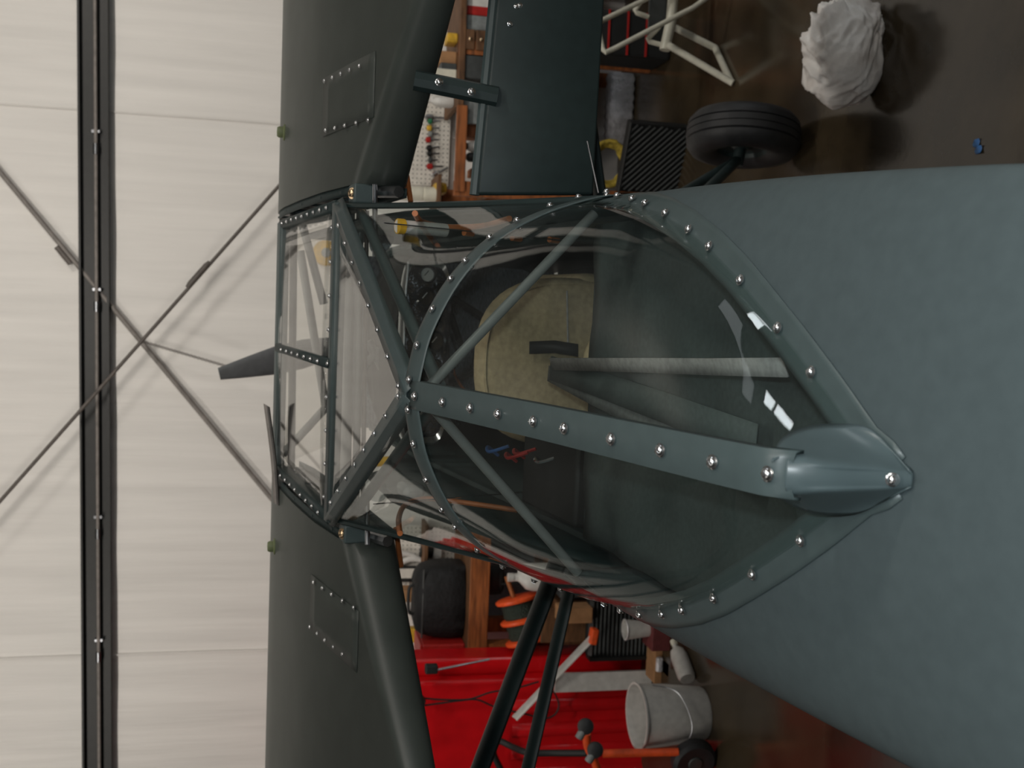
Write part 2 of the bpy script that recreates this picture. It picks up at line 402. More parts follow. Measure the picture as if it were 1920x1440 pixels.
# propeller: hub at the nose, blade tips rising past the skylight
pr = bpy.data.objects.new('propeller', None)
hub = Vector((-0.03, 2.2, -0.62))
b = MB().lathe([(0.0, 0.16), (0.05, 0.12), (0.085, 0.04), (0.09, -0.04), (0.0, -0.05)], hub, (0, 1, 0), 24)
for sgn in (1, -1):
    tip = (at(411, 701, 1, 2.2)-hub)*sgn; dirv = tip.normalized(); L_ = tip.length
    sd = dirv.cross(Vector((0, 1, 0))).normalized()
    rows = []
    for k in range(11):
        f = 0.06+0.94*k/10; wch = interp(f, [0.06, 0.15, 0.4, 0.62, 1.0], [0.03, 0.045, 0.078, 0.068, 0.026]); tw = radians(interp(f, [0, 1], [48, 12]))
        cdir = sd*cos(tw)+Vector((0, 1, 0))*sin(tw); nd = dirv.cross(cdir)
        th_ = interp(f, [0, 0.2, 1], [0.045, 0.022, 0.006])
        rows.append([hub+dirv*L_*f+cdir*wch*cos(t)+nd*th_*sin(t) for t in [2*pi*j/12 for j in range(12)]])
    b.grid(rows, True); b.face(rows[-1])
b.build('propeller', mat('grey_propeller_paint', (0.11, 0.113, 0.118), 0.5, var=0.05), air)

BR = mat('pale_frame_paint', (0.21, 0.22, 0.215), 0.35, var=0.05)
# ---- canopy strips
def ribbon(pts, sides, half, up, thick=0.002, crown=0.003, nx=7, snap=False):
    rows = []
    for p, s_, n in zip(pts, sides, up):
        rows.append([Vector(p)+Vector(s_)*half*(2*k/(nx-1)-1)+Vector(n)*(thick+crown*(1-(2*k/(nx-1)-1)**2)) for k in range(nx)])
        if snap:
            for k in range(nx):
                q = rows[-1][k]
                if k*2 >= nx-1: q.z = deckz(q.x, q.y)+thick
    return MB().grid(rows)
XJ = Vector((0, -0.70, 0.035))
# rear window glass
b = MB()
ysw = [-1.4545+0.0001]+[-1.44+0.74*i/36 for i in range(37)]
rows = [[canopy(y, -1+2*k/40) for k in range(41)] for y in ysw]
b.grid(rows); b.build('rear_window', PLEX, air, solid=0.002)
def canopy_n(y, u):
    e = 0.004
    du = canopy(y, min(1, u+e))-canopy(y, max(-1, u-e)); dy = canopy(min(-0.70, y+e), u)-canopy(max(-1.452, y-e), u)
    n = du.cross(dy)
    n = n if n.z > 0 else -n
    return n.normalized()
# hoop strip
pts, sides, ups = [], [], []
full = [Vector((-p.x, p.y, p.z)) for p in reversed(HS)][:-1]+HS
for i, p in enumerate(full):
    t = (full[min(i+1, len(full)-1)]-full[max(i-1, 0)]).normalized()
    n = Vector((0, 1, 0)).cross(t); n = n if n.dot(p-Vector((0, -0.7, -0.4))) > 0 else -n
    # the strip leans back with the glass behind it
    s_ = (Vector((0, -0.97, -0.20))+n*0.02); s_ = (s_-t*s_.dot(t)).normalized()
    nn = t.cross(s_); nn = nn if nn.dot(n) > 0 else -nn
    pts.append(p); sides.append(s_); ups.append(nn)
hoop = ribbon(pts, sides, 0.023, ups, 0.003, 0.0015).build('hoop_strip', STRIP, air, solid=0.0015)
def along(pts_, n_):
    L = [0]
    for a_, b_ in zip(pts_, pts_[1:]): L.append(L[-1]+(Vector(b_)-Vector(a_)).length)
    return [interp(L[-1]*(i+0.5)/n_, L, list(range(len(L)))) for i in range(n_)]
for f in along(pts, 20):
    i = int(round(f)); i = max(1, min(len(pts)-2, i))
    if abs(pts[i].x) > 0.02: screw(pts[i]+ups[i]*0.008, ups[i], hoop)
# rim strip lying on the fuselage skin round the rear window
for s_ in (-1, 1):
    pts, sides, ups = [], [], []
    ys_ = [-1.452, -1.44, -1.42]+[-1.40+0.78*i/40 for i in range(41)]
    for y in ys_:
        x = rimx(y)*s_; p = Vector((x, y, deckz(x, y)))
        e = 0.004; y2, y1 = min(-0.6, y+e), max(-1.4545, y-e)
        t = (Vector((rimx(y2)*s_, y2, deckz(rimx(y2), y2)))-Vector((rimx(y1)*s_, y1, deckz(rimx(y1), y1)))).normalized()
        w = dw(y); sx = min(0.985, abs(x)/w); dzdx = -(dza(y)-dzl(y))*sx/(w*sqrt(1-sx*sx))*s_
        n = Vector((-dzdx, 0, 1)).normalized()
        o_ = t.cross(n).normalized(); o_ = o_ if o_.x*s_ > 0 else -o_
        pts.append(p); sides.append(o_); ups.append(n)
    rim = ribbon(pts, sides, 0.0215, ups, 0.0016, 0.0004, snap=True).build('rim_strip', STRIP, air, solid=0.0012)
    px = ([(1625, 836), (1563, 744), (1500, 652), (1443, 579), (1391, 517), (1347, 467), (1300, 426), (1255, 398), (1214, 381), (1180, 371), (1147, 367)] if s_ > 0 else
          [(1606, 944), (1533, 996), (1462, 1044), (1398, 1082), (1343, 1114), (1289, 1134), (1242, 1147), (1201, 1148), (1160, 1126), (1120, 1112)])
    for k in range(len(px)):
        y = -1.418+(k)*0.071 if s_ > 0 else -1.405+k*0.073
        if y > -0.63: continue
        i = min(range(len(ys_)), key=lambda j: abs(ys_[j]-y))
        screw(pts[i]+ups[i]*0.006, ups[i], rim)
# spine
ys_ = [-0.70-0.741*i/30 for i in range(31)]
pts = [Vector((0, y, spine_z(y)+0.002)) for y in ys_]
nn = Vector((0, -0.17, 1)).normalized()
b = MB(); rows = []
for p in pts:
    rows.append([p+Vector((x, 0, z)) for x, z in ((-0.022, -0.006), (-0.021, 0.002), (-0.014, 0.0040), (0, 0.0048), (0.014, 0.0040), (0.021, 0.002), (0.022, -0.006))])
b.grid(rows); spine = b.build('spine_strip', STRIP, air, solid=0.003, ang=50)
for p in ((807, 743), (852, 754), (904, 765), (958, 776), (1020, 790), (1086, 803), (1160, 823), (1246, 844), (1345, 866), (1453, 888)):
    q_ = at(*p, 0, 0.0); screw(Vector((0, q_.y, spine_z(q_.y)+0.0085)), nn, spine, 1.15)
# gusset plate over the blunt rear corner
b = MB(); rows = []
RIDGE = [(-1.438, spine_z(-1.438)+0.0082), (-1.447, spine_z(-1.447)+0.006), (-1.456, -0.112), (-1.465, -0.148), (-1.471, -0.170), (-1.476, -0.184)]
LOBE_R = [(0.008, -1.426, -0.076), (0.022, -1.396, -0.106), (0.032, -1.386, -0.138), (0.037, -1.400, -0.163), (0.036, -1.430, -0.178), (0.004, -1.476, -0.185)]
LOBE_L = [(-0.012, -1.412, -0.080), (-0.028, -1.392, -0.116), (-0.041, -1.386, -0.150), (-0.042, -1.398, -0.166), (-0.034, -1.425, -0.178), (-0.004, -1.476, -0.185)]
RR, OL, OR = catmull([(0, y, z) for y, z in RIDGE], 5), catmull(LOBE_L, 5), catmull(LOBE_R, 5)
rows = []
for i_, r in enumerate(RR):
    f = i_/(len(RR)-1); hw = 0.0115*(1-f)+0.006*f; row = []
    cl = [OL[i_]+Vector((-0.002, -0.003, 0.004)), r+Vector((-hw*1.5, 0.006, -0.006)), r+Vector((-hw*0.7, 0.001, -0.001)), r+Vector((hw*0.7, 0.001, -0.001)), r+Vector((hw*1.5, 0.006, -0.006)), OR[i_]+Vector((0.002, -0.003, 0.004))]
    rows.append(catmull(cl, 5))
b = MB().grid(rows); gusset = b.build('gusset_plate', GUSS, air, solid=0.0015, ang=80)
screw(Vector((0, -1.472, -0.166)), (0, -0.8, 0.5), gusset)

# side panels of the greenhouse between skylight, hoop and roof edge
KR = Vector((0.33, 0, 0))
for s_ in (-1, 1):
    rows = []
    n = len(HS)
    for i, h in enumerate(HS):
        f = i/(n-1)
        v = XJ.lerp(KR, f**0.9)
        row = []
        for k in range(17):
            g_ = k/16; p = v.lerp(h, g_)
            bul = 0.022*f*(4*g_*(1-g_))
            p = p+Vector((bul*0.6-0.018*4*g_*(1-g_)*f**3, 0, bul*0.9*(1-f*0.4)))
            row.append((p.x*s_, p.y, p.z))
        rows.append(row)
    MB().grid(rows).build('side_panel', PLEX, air, solid=0.002)
    # bottom edge trim of the side panel
    e = [Vector(r) for r in rows[-1]]
    MB().tube(e, 0.006, 6).build('edge_bead', DARKP, air)
    # ridge strip from the skylight corner to the crossing
    a_ = Vector((0.33*s_, 0.0, 0.003)); c2 = XJ+Vector((0, 0.0, 0.004)); d = (c2-a_).normalized()
    sd = d.cross(Vector((0, 0, 1))).normalized()
    if sd.y < 0: sd = -sd         # points forward, towards the skylight
    rows = []
    for k in range(13):
        p = a_.lerp(c2, k/12)
        rows.append([p-sd*0.020+Vector((0, 0, -0.012)), p-sd*0.011+Vector((0, 0, 0.000)), p-sd*0.004+Vector((0, 0, 0.006)), p+sd*0.003+Vector((0, 0, 0.006)), p+sd*0.010+Vector((0, 0, 0.002)), p+sd*0.026+Vector((0, 0, 0.001))])
    st = MB().grid(rows).build('ridge_strip', STRIP, air, solid=0.0025, ang=30)
    for k in range(8):
        p = a_.lerp(c2, (k+0.7)/8.3)+sd*0.018
        screw(p+Vector((0, 0, 0.002)), (0, 0, 1), st, 0.9)
    # interior tube below it, and the tube from the crossing down to the sill
    MB().tube([(0.335*s_, -0.0, -0.045), (0.01*s_, -0.66, -0.02)], 0.011, 10).build('frame_tube', STRIP, air)
    MB().tube([(0.01*s_, -0.705, 0.012), (0.285*s_, -0.6965, -0.252)], 0.0080, 12).build('hoop_tube', BR, air)
    # round vent in the side panel
vR = at(715, 450, 0, 0.300); vL = at(698, 912, 0, -0.290)
for P_, nrm, m in ((vR, (0.35, -0.55, 0.75), VENTM), (vL, (-0.35, -0.55, 0.75), VENTC)):
    nv = Vector(nrm).normalized()
    v_ = MB().lathe([(0.0, 0.010), (0.012, 0.010), (0.020, 0.006), (0.034, 0.004), (0.039, 0.002), (0.041, -0.001), (0.036, -0.003), (0.0, -0.003)], P_, nv, 28).build('cabin_vent', m, air)
    MB().lathe([(0.0, 0.014), (0.006, 0.013), (0.008, 0.008), (0.008, 0.0)], P_, nv, 14).build('vent_knob', DGREY if P_.x > 0 else GREYP, v_)

# ---- skylight
def bar(name, a_, b_, w, h, m=STRIP, nn=(0, 0, 1)):
    a_, b_ = Vector(a_), Vector(b_); d = (b_-a_).normalized(); n = Vector(nn); s_ = d.cross(n).normalized()
    rows = []
    for p in (a_, b_):
        rows.append([p-s_*w/2-n*h, p-s_*w/2+n*0.001, p-s_*w*0.3+n*0.004, p+s_*w*0.3+n*0.004, p+s_*w/2+n*0.001, p+s_*w/2-n*h])
    return MB().grid(rows).build(name, m, air, solid=0.002, ang=30)
b = MB().grid([[(x, y, 0.002+0.006*(1-(x/0.33)**2)) for x in [-0.33+0.66*i/10 for i in range(11)]] for y in [0.68*j/8 for j in range(9)]])
b.build('skylight_pane', PLEXF, air, solid=0.002)
MB().grid([[KR.lerp(XJ, 1-f)*1.0+Vector((0, 0, 0.002)) if False else Vector((-0.33*f*(1-g_)+0.33*f*g_, -0.70*(1-f), 0.035*(1-f)+0.002)) for g_ in [k/8 for k in range(9)]] for f in [i/12 for i in range(13)]]).build('rear_skylight_pane', PLEXF, air, solid=0.002)
def screws_on(o, a_, b_, n, s=0.85, off=0.006, nn=(0, 0, 1)):
    a_, b_ = Vector(a_), Vector(b_)
    for k in range(n): screw(a_.lerp(b_, (k+0.5)/n)+Vector(nn)*off, nn, o, s)
rb = bar('skylight_rear_bar', (-0.335, 0.0, 0.004), (0.335, 0.0, 0.004), 0.044, 0.02); screws_on(rb, (-0.32, 0.006, 0.004), (0.32, 0.006, 0.004), 9)
fb = bar('skylight_front_bar', (-0.335, 0.685, 0.004), (0.335, 0.685, 0.004), 0.07, 0.02)
cb = bar('skylight_centre_bar', (0, 0.68, 0.008), (0, 0.01, 0.008), 0.022, 0.012, DARKP); screws_on(cb, (0, 0.6, 0.008), (0, 0.05, 0.008), 7)
for s_ in (-1, 1):
    eb = bar('skylight_edge_bar', (0.33*s_, 0.69, 0.003), (0.33*s_, -0.005, 0.003), 0.024, 0.02, DARKP); screws_on(eb, (0.33*s_, 0.66, 0.003), (0.33*s_, 0.03, 0.003), 9)
tA, tB = at(551, 400, 1, 0.60), at(546, 892, 1, 0.60)
MB().tube([tA, tB], 0.010, 8).build('roof_cross_tube', BLACK, air)
# spar carry-through tubes and windscreen braces seen through the skylight
for (x, m, r) in ((651, BR, 0.015), (671, BR, 0.010), (684, ROD, 0.006)):
    MB().tube([at(x+4, 395, 1, 0.50), at(x-4, 950, 1, 0.50)], r, 10).build('carry_through_tube', m, air)
for seg in (((563, 470), (610, 760)), ((530, 852), (712, 655)), ((690, 640), (745, 745)), ((607, 570), (560, 395))):
    MB().tube([at(*seg[0], 1, 0.85), at(*seg[1], 1, 0.85)], 0.012, 10).build('windscreen_brace', BR, air)
# windscreen glass
rows = []
for k in range(9):
    f = k/8; rows.append([(0.33*u*(1-0.12*f), 0.69+0.42*f+0.03*(1-u*u), -0.30*f-0.03*f*u*u) for u in [-1+2*j/12 for j in range(13)]])
MB().grid(rows).build('windscreen', PLEXF, air, solid=0.002)

# ---- wings
TOPY = [0.97, 0.955, 0.92, 0.86, 0.76, 0.62, 0.40, 0.17, 0.0, -0.2, -0.4, -0.6, -0.76]
TOPZ = [-0.085, -0.058, -0.036, -0.018, -0.003, 0.005, 0.006, 0.0, -0.018, -0.045, -0.078, -0.115, -0.145]
BOTY = [0.97, 0.93, 0.8, 0.5, 0.0, -0.4, -0.76]
BOTZ = [-0.085, -0.115, -0.132, -0.142, -0.138, -0.142, -0.150]
def topz(y): return interp(-y, [-v for v in TOPY], TOPZ)
def botz(y): return interp(-y, [-v for v in BOTY], BOTZ)
def te(x): return interp(abs(x), [0.372, 0.45, 0.545, 0.69, 0.85, 1.1, 5], [-0.070, -0.135, -0.215, -0.335, -0.46, -0.64, -0.64])
for s_ in (-1, 1):
    rows = []
    for x in [0.372, 0.40, 0.45, 0.5, 0.55, 0.6, 0.65, 0.7, 0.78, 0.85, 0.95, 1.1, 1.4, 2.0, 3.0, 4.2, 4.35]:
        yt = te(x); r = []
        zt_, zb = topz(yt), botz(yt)
        rad = (zt_-zb)/2*0.95
        for y in [0.97, 0.965, 0.955, 0.94, 0.92, 0.89, 0.86, 0.8, 0.72, 0.62, 0.5, 0.4, 0.28, 0.17, 0.08, 0.0]: 
            yy = 0.97-(0.97-y)*(0.97-yt-rad)/0.97 if y < 0.6 else y
            r.append((x*s_, yy, topz(yy)))
        y0 = yt+rad; ztop = topz(y0); zb0 = botz(y0); zc = (ztop+zb0)/2; hz = (ztop-zb0)/2
        if r[-1][1] < y0: r[-1] = (x*s_, y0, ztop)
        for k in range(1, 12):
            a = pi*k/12; r.append((x*s_, y0-rad*1.0*sin(a), zc+hz*cos(a)))
        for y in [0.0, 0.15, 0.3, 0.45, 0.6, 0.75, 0.88, 0.94]:
            yy = y0+(0.97-y0)*y/0.97; r.append((x*s_, yy, botz(yy)))
        if x > 4.3: r = [(x*s_, 0.15+(p[1]-0.15)*0.8, -0.07+(p[2]+0.07)*0.2) for p in r]
        rows.append(r)
    b = MB().grid(rows, True); b.face(rows[0]); b.face(rows[-1])
    wing = b.build('wing', WINGP, air, ang=55)
    # access panel with its two rows of domed screws
    a1, a4, b1, b4 = ((0.503, 0.132), (0.490, -0.125), (0.612, 0.150), (0.605, -0.07))
    nx, ny = 4, 8
    rows = []
    for i in range(ny+1):
        f = i/ny; r = []
        for j in range(nx+1):
            g_ = j/nx
            x = (0.494+0.128*g_)*s_; y = 0.17-0.31*f
            r.append((x, y, topz(y)+0.0007))
        rows.append(r)
    hp = MB().grid(rows).build('access_panel', WINGP, wing, solid=0.0007)
    for (p, q_) in ((a1, a4), (b1, b4)):
        for k in range(5 if s_ < 0 else 5):
            f = k/4
            x = p[0]+(q_[0]-p[0])*f; y = p[1]+(q_[1]-p[1])*f
            screw((x*s_, y, topz(y)+0.005), (0, 0.1, 1), wing, 0.9)
    # fuel cap at the crest, attachment fittings at the root
    fc = at(537, 255, 1, 0.72) if s_ > 0 else at(514, 1015, 1, 0.72)
    MB().lathe([(0, 0.022), (0.012, 0.021), (0.015, 0.016), (0.015, 0.006), (0.022, 0.004), (0.022, -0.02), (0, -0.02)], (fc.x, 0.66, topz(0.66)-0.002), (0, 0.1, 1), 20).build('fuel_cap', mat('olive_cap_paint', (0.16, 0.19, 0.09), 0.5), wing)
    rib = MB()
    for y in (0.85, 0.62, 0.40, 0.20, 0.05):
        rib.box((0.362*s_, y, topz(y)-0.045), (0.006, 0.03, 0.085))
    rows = [[(xx*s_, y, topz(y)-0.003) for xx in (0.352, 0.372)] for y in [0.93-0.98*i/16 for i in range(17)]]
    rib.grid(rows)
    rows = [[(xx*s_, y, botz(y)+0.004) for xx in (0.352, 0.372)] for y in [0.93-0.98*i/16 for i in range(17)]]
    rib.grid(rows); rib.build('root_rib', DARKP, wing, solid=0.002)
    ft = MB().box((0.353*s_, -0.036, -0.045), (0.040, 0.05, 0.05)).build('spar_fitting', STRIP, wing, bevel=0.004)
    MB().lathe([(0.0, 0.008), (0.005, 0.007), (0.008, 0.004), (0.008, 0), (0.012, 0)], (0.353*s_, -0.050, -0.018), (0, -0.45, 0.9), 12).build('bolt', BRASS, wing)
    MB().box((0.350*s_, 0.62, -0.04), (0.036, 0.05, 0.05)).build('spar_fitting', DARKP, wing, bevel=0.004)
    MB().tube([(0.362*s_, -0.02, -0.07), (0.355*s_, -0.13, -0.095)], 0.012, 8).build('root_bracket', STEEL, wing)
    pr0 = at(703, 345, 1, -0.10) if s_ > 0 else at(689, 1022, 1, -0.10)
    pr1 = at(703, 480, 1, -0.06) if s_ > 0 else at(688, 940, 1, -0.06)
    MB().tube([pr0, pr1], 0.0055, 10).build('aileron_pushrod', STEEL, air)
    # lift struts
    for (p0, p1, rr) in (((-0.35, 0.40, -0.808), (-2.14, 0.40, -0.15), 0.043), ((-0.38, 0.34, -0.79), (-2.22, -0.14, -0.152), 0.029)):
        p0 = Vector((p0[0]*-s_, p0[1], p0[2])); p1 = Vector((p1[0]*-s_, p1[1], p1[2]))
        d = (p1-p0).normalized(); cdir = (Vector((0, 1, 0))-d*d.y).normalized(); nd = d.cross(cdir)
        rows = [[p+cdir*rr*cos(t)+nd*rr*0.42*sin(t) for t in [2*pi*k/16 for k in range(16)]] for p in (p0, p1)]
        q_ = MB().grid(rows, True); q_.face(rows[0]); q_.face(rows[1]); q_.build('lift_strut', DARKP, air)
    # main gear: V of two tubes, axle, tyre and hub
    wc = ROT.transposed() @ (Vector((0.872*s_, 1.84, 0.238))-ORG)
    root1 = Vector((0.30*s_, 1.0, -1.02)); root2 = Vector((0.30*s_, 0.55, -1.02))
    axle = wc+Vector((-0.10*s_, 0, 0.02))
    gear = MB().tube([root1, axle], 0.022, 10).tube([root2, axle], 0.020, 10).tube([axle+Vector((-0.02*s_, 0, 0)), wc], 0.024, 10).build('landing_gear', DARKP, air)
    ax = Vector((1, 0.10*s_, -0.10*s_)).normalized()
    prof = [(0.100, -0.062), (0.118, -0.078), (0.165, -0.090), (0.205, -0.078), (0.226, -0.052), (0.2285, -0.034), (0.222, -0.031), (0.2310, -0.026), (0.232, -0.002), (0.225, 0.0), (0.232, 0.002), (0.2310, 0.026), (0.222, 0.031), (0.2285, 0.034), (0.226, 0.052), (0.205, 0.078), (0.165, 0.090), (0.118, 0.078), (0.100, 0.062)]
    wh = MB().lathe(prof, wc, ax, 40).build('tyre', RUBBER, air)
    MB().lathe([(0.0, -0.05), (0.03, -0.055), (0.045, -0.045), (0.06, -0.03), (0.095, -0.045), (0.103, -0.062), (0.103, 0.062), (0.095, 0.05), (0.05, 0.03), (0.0, 0.035)], wc, ax, 28).build('wheel_hub', DARKP, wh)

# right flap hanging below the wing on its bracket
f00, f01 = at(893, 366, 1, -0.27), at(933, -40, 1, -0.27)
f10, f11 = at(1110, 366, 1, -0.30), at(1116, -40, 1, -0.30)
ex = (f01-f00)*0.9
b = MB(); rows = []
for P0, P1 in ((f00, f01+ex), (f10, f11+ex)):
    rows.append([P0.lerp(P1, k/8) for k in range(9)])
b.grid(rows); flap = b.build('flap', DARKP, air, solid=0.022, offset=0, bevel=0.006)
MB().tube([rows[0][0]+Vector((0, 0, 0.004)), rows[0][-1]+Vector((0, 0, 0.004))], 0.010, 8).build('leading_edge', STRIP, flap)  # edge that catches the light, its brightness put into the paler colour
A, B_ = at(812, 150, 1, -0.26), at(905, 178, 1, -0.285)
b = MB().tube([A+Vector((0, 0.02, 0.03)), B_+Vector((0, 0, -0.03))], 0.019, 8); hb = b.build('flap_bracket', DARKP, flap)
for f in (0.1, 0.75): screw(A.lerp(B_, f)+Vector((-0.005, -0.019, 0.004)), (0, -1, 0.2), flap, 1.2)
for p in ((975, 10), (956, 45), (968, 12)): screw(at(*p, 1, -0.287), (0, -1, 0.1), flap, 0.8)
MB().tube([at(1101, 265, 1, -0.45), at(1122, 362, 1, -0.50)], 0.0016, 6).build('whip_antenna', STEEL, air)
mast = [at(519, 945, 1, 0.60), at(513, 860, 1, 0.61), at(500, 760, 1, 0.62)]
b = MB(); rows = []
for p, w_ in zip(catmull(mast, 5), [0.010]*11):
    rows.append([p+Vector((w_*cos(t)*0.5, w_*1.4*sin(t), w_*cos(t)*0.85)) for t in [2*pi*k/10 for k in range(10)]])
b.grid(rows, True); b.face(rows[0]); b.face(rows[-1]); b.build('air_probe', RODL, air)
# ---- cabin interior
dash = bpy.data.objects.new('x', None); bpy.data.objects.remove(dash)
def outline(hw, zt, zb, e, n=40, cx=0.0):
    cz_ = (zt+zb)/2; hz = (zt-zb)/2
    return [(cx+hw*math.copysign(abs(cos(t))**(2/e), cos(t)), cz_+hz*math.copysign(abs(sin(t))**(2/e), sin(t))) for t in [2*pi*k/n for k in range(n)]]
b = MB(); rows = []
for (k, y) in ((1.03, 0.625), (1.03, 0.585), (0.99, 0.575), (0.93, 0.585), (0.90, 0.597), (0.0, 0.597)):
    rows.append([(x*k, y, -0.385+(z+0.385)*k) for x, z in outline(0.255, -0.318, -0.452, 4.5)])
b.grid(rows[:4], True); dash = b.build('instrument_panel', CHROME, air, ang=50)
MB().grid(rows[3:], True).build('panel_face', mat('black_crackle_metal', (0.13, 0.13, 0.145), 0.24, 0.85, var=0.5, scale=24, bump=0.9, bscale=22), dash)
MB().tube([(0.245, 0.572, -0.325), (0.15, 0.568, -0.318), (-0.1, 0.568, -0.318)], 0.004, 8).build('panel_lip', CHROME, dash)
def gauge(px, py, r, face, name='gauge'):
    p = at(px, py, 1, 0.594)
    q_ = MB().lathe([(r*1.25, 0.0), (r*1.25, 0.010), (r*1.0, 0.013), (r*0.96, 0.006), (0, 0.006)], p, (0, -1, 0), 24).build(name, BLACKS, dash)
    d_ = MB().lathe([(r*0.93, 0.007), (0, 0.0075)], p, (0, -1, 0), 24)
    d_.build('dial_face', face, dash)
    MB().box(p+Vector((r*0.2, -0.0085, r*0.15)), (r*0.9, 0.0012, r*0.10), Matrix.Rotation(0.7, 3, 'Y')).build('needle', BLACK if face is GAUGEW else GAUGEW, dash)
gauge(800, 515, 0.020, GAUGEW); gauge(797, 557, 0.023, BLACKS); gauge(815, 640, 0.024, BLACKS); gauge(806, 600, 0.021, BLACKS); gauge(812, 690, 0.022, BLACKS); gauge(812, 735, 0.022, BLACKS)
for p in ((772, 598), (772, 610), (826, 600), (824, 585), (830, 660)):
    q_ = at(*p, 1, 0.59); MB().lathe([(0.006, 0), (0.006, 0.012), (0.004, 0.016), (0, 0.016)], q_, (0, -1, 0), 10).build('switch_knob', BLACKS, dash)
# seats
def seat_back(name, y, zt, zb, hw, cx, th_, lean, e=2.6):
    s0 = bpy.data.objects.new(name, None); COL.objects.link(s0); s0.parent = air; s0.location = (cx, y, zt)
    b = MB(); rows = []
    ol = outline(hw, 0, 2*(zb-zt), e, 48)
    for (k, dy) in ((0, th_/2), (0.55, th_/2), (0.85, th_*0.48), (0.96, th_*0.3), (1.0, 0), (0.96, -th_*0.3), (0.90, -th_*0.40), (0.80, -th_*0.42), (0.5, -th_*0.44), (0, -th_*0.45)):
        rows.append([(x*k, dy-lean*(z-zb+zt)*0.0+lean*((zb-zt)+(z-(zb-zt))*k), (zb-zt)+(z-(zb-zt))*k) for x, z in ol])
    b.grid(rows, True); b.build('seat_cushion', TAN, s0, ang=60)
    pip = [((x*0.93), -th_*0.40+lean*((zb-zt)+(z-(zb-zt))*0.93), (zb-zt)+(z-(zb-zt))*0.93) for x, z in ol]
    MB().tube(pip, 0.0035, 6, closed=True).build('piping', TAN, s0)
    return s0
s0 = seat_back('front_seat', 0.0, -0.315, -0.56, 0.195, 0.012, 0.07, -0.10)
x0, x1 = at(1063, 545, 1, -0.02), at(1065, 655, 1, -0.02)
MB().tube([x0, x1], 0.0022, 6).build('stitching', WEB, air)
MB().box((0.02, 0.16, -0.62), (0.40, 0.30, 0.10)).build('front_seat_base', TAN, air, bevel=0.03, segs=3)
seat_back('rear_seat', -0.41, -0.383, -0.50, 0.105, 0.022, 0.05, 0.05, 2.2)
pb = [at(992, 652, 1, -0.05), at(1040, 650, 1, -0.06), at(1084, 657, 1, -0.10)]
rows = [[p+Vector((0.014, 0, 0)), p+Vector((-0.014, -0.002, 0))] for p in pb]
MB().grid(rows).build('seat_belt', BLACK, air, solid=0.003)
# canvas shelf behind the seats, seen through the rear window
rows = []
for i in range(24):
    y = -0.445-0.985*i/23; w = min(rimx(y)+0.0, 0.292)-0.004 if y < -1.0 else 0.290
    w = min(w, dw(y)-0.012) if y > -1.0 else max(0.02, min(dw(y)-0.02, 0.25))
    z = -0.385+0.045*(i/23)+0.004*sin(i*1.7)
    rows.append([(w*u, y, z+0.004*sin(u*9+i*0.6)) for u in [-1+k/7 for k in range(15)]])
b = MB().grid(rows); b.grid([[(0.29*u, -0.445, -0.385) for u in (-1, 0, 1)], [(0.29*u, -0.46, -0.62) for u in (-1, 0, 1)]])
b.build('baggage_cover', CANVAS, air, solid=0.004)
def strap(pts_, w, m, wob=0.0):
    P = [Vector(p) for p in pts_]; rows = []
    for i, p in enumerate(P):
        t = (P[min(i+1, len(P)-1)]-P[max(i-1, 0)]).normalized(); s_ = t.cross(Vector((0, 0, 1))).normalized()
        n = s_.cross(t)
        rows.append([p+s_*w/2+n*wob, p, p-s_*w/2-n*wob])
    return MB().grid(rows).build('shoulder_strap', m, air, solid=0.003)
strap([at(1036, 682, 2, -0.335), at(1200, 684, 2, -0.31), at(1340, 687, 2, -0.29), at(1475, 688, 2, -0.265)], 0.022, WEB, -0.004)  # faces the light, so its webbing is coloured paler than the others
strap([at(1034, 690, 2, -0.345), at(1110, 715, 2, -0.340), at(1250, 765, 2, -0.33), at(1420, 828, 2, -0.32)], 0.046, CANVAS, 0.0)
strap([at(1030, 700, 2, -0.347), at(1110, 742, 2, -0.345), at(1220, 795, 2, -0.343), at(1420, 892, 2, -0.335)], 0.030, WEBD, 0.0)
# fuel hoses, sight tubes, throttle levers, wiring
MB().tube(catmull([at(750, 1000, 0, -0.29), at(748, 970, 0, -0.285), at(762, 945, 0, -0.28), at(800, 935, 0, -0.28), at(860, 941, 0, -0.28), at(970, 957, 0, -0.285)], 6), 0.0055, 8).build('fuel_hose', COPPER, air)
MB().tube(catmull([at(778, 400, 0, 0.29), at(790, 415, 0, 0.285), at(830, 425, 0, 0.28), at(900, 424, 0, 0.28), at(955, 410, 0, 0.285)], 6), 0.0055, 8).build('fuel_hose', COPPER, air)
for k in range(2):
    MB().tube([at(763, 330+8*k, 1, -0.0), at(770, 378, 1, -0.02)], 0.006, 8).build('fuel_hose', COPPER, air)
MB().tube([at(742, 990, 1, 0.0), at(752, 1062, 1, 0.02)], 0.006, 8).build('fuel_hose', COPPER, air)
sg = MB().tube([at(745, 424, 0, 0.27), at(836, 432, 0, 0.27)], 0.012, 12).build('sight_gauge', WHITE, air)
MB().tube([at(745, 424, 0, 0.27), at(757, 425, 0, 0.27)], 0.014, 12).build('gauge_cap', YEL, air)
MB().tube([at(720, 418, 0, 0.265), at(1098, 455, 0, 0.265)], 0.0012, 5).build('control_cable', STEEL, air)
MB().tube([at(700, 945, 0, -0.27), at(1085, 915, 0, -0.27)], 0.0014, 5).build('control_cable', CHROME, air)
for p in ((870, 436), (960, 446), (1030, 449)):
    MB().tube([at(p[0], p[1], 0, 0.268), at(p[0]+16, p[1]+2, 0, 0.268)], 0.006, 8).build('cable_end', COPPER, air)
MB().box(at(770, 918, 0, -0.27), (0.03, 0.075, 0.05)).build('trim_lever', GREYP, air, bevel=0.012)
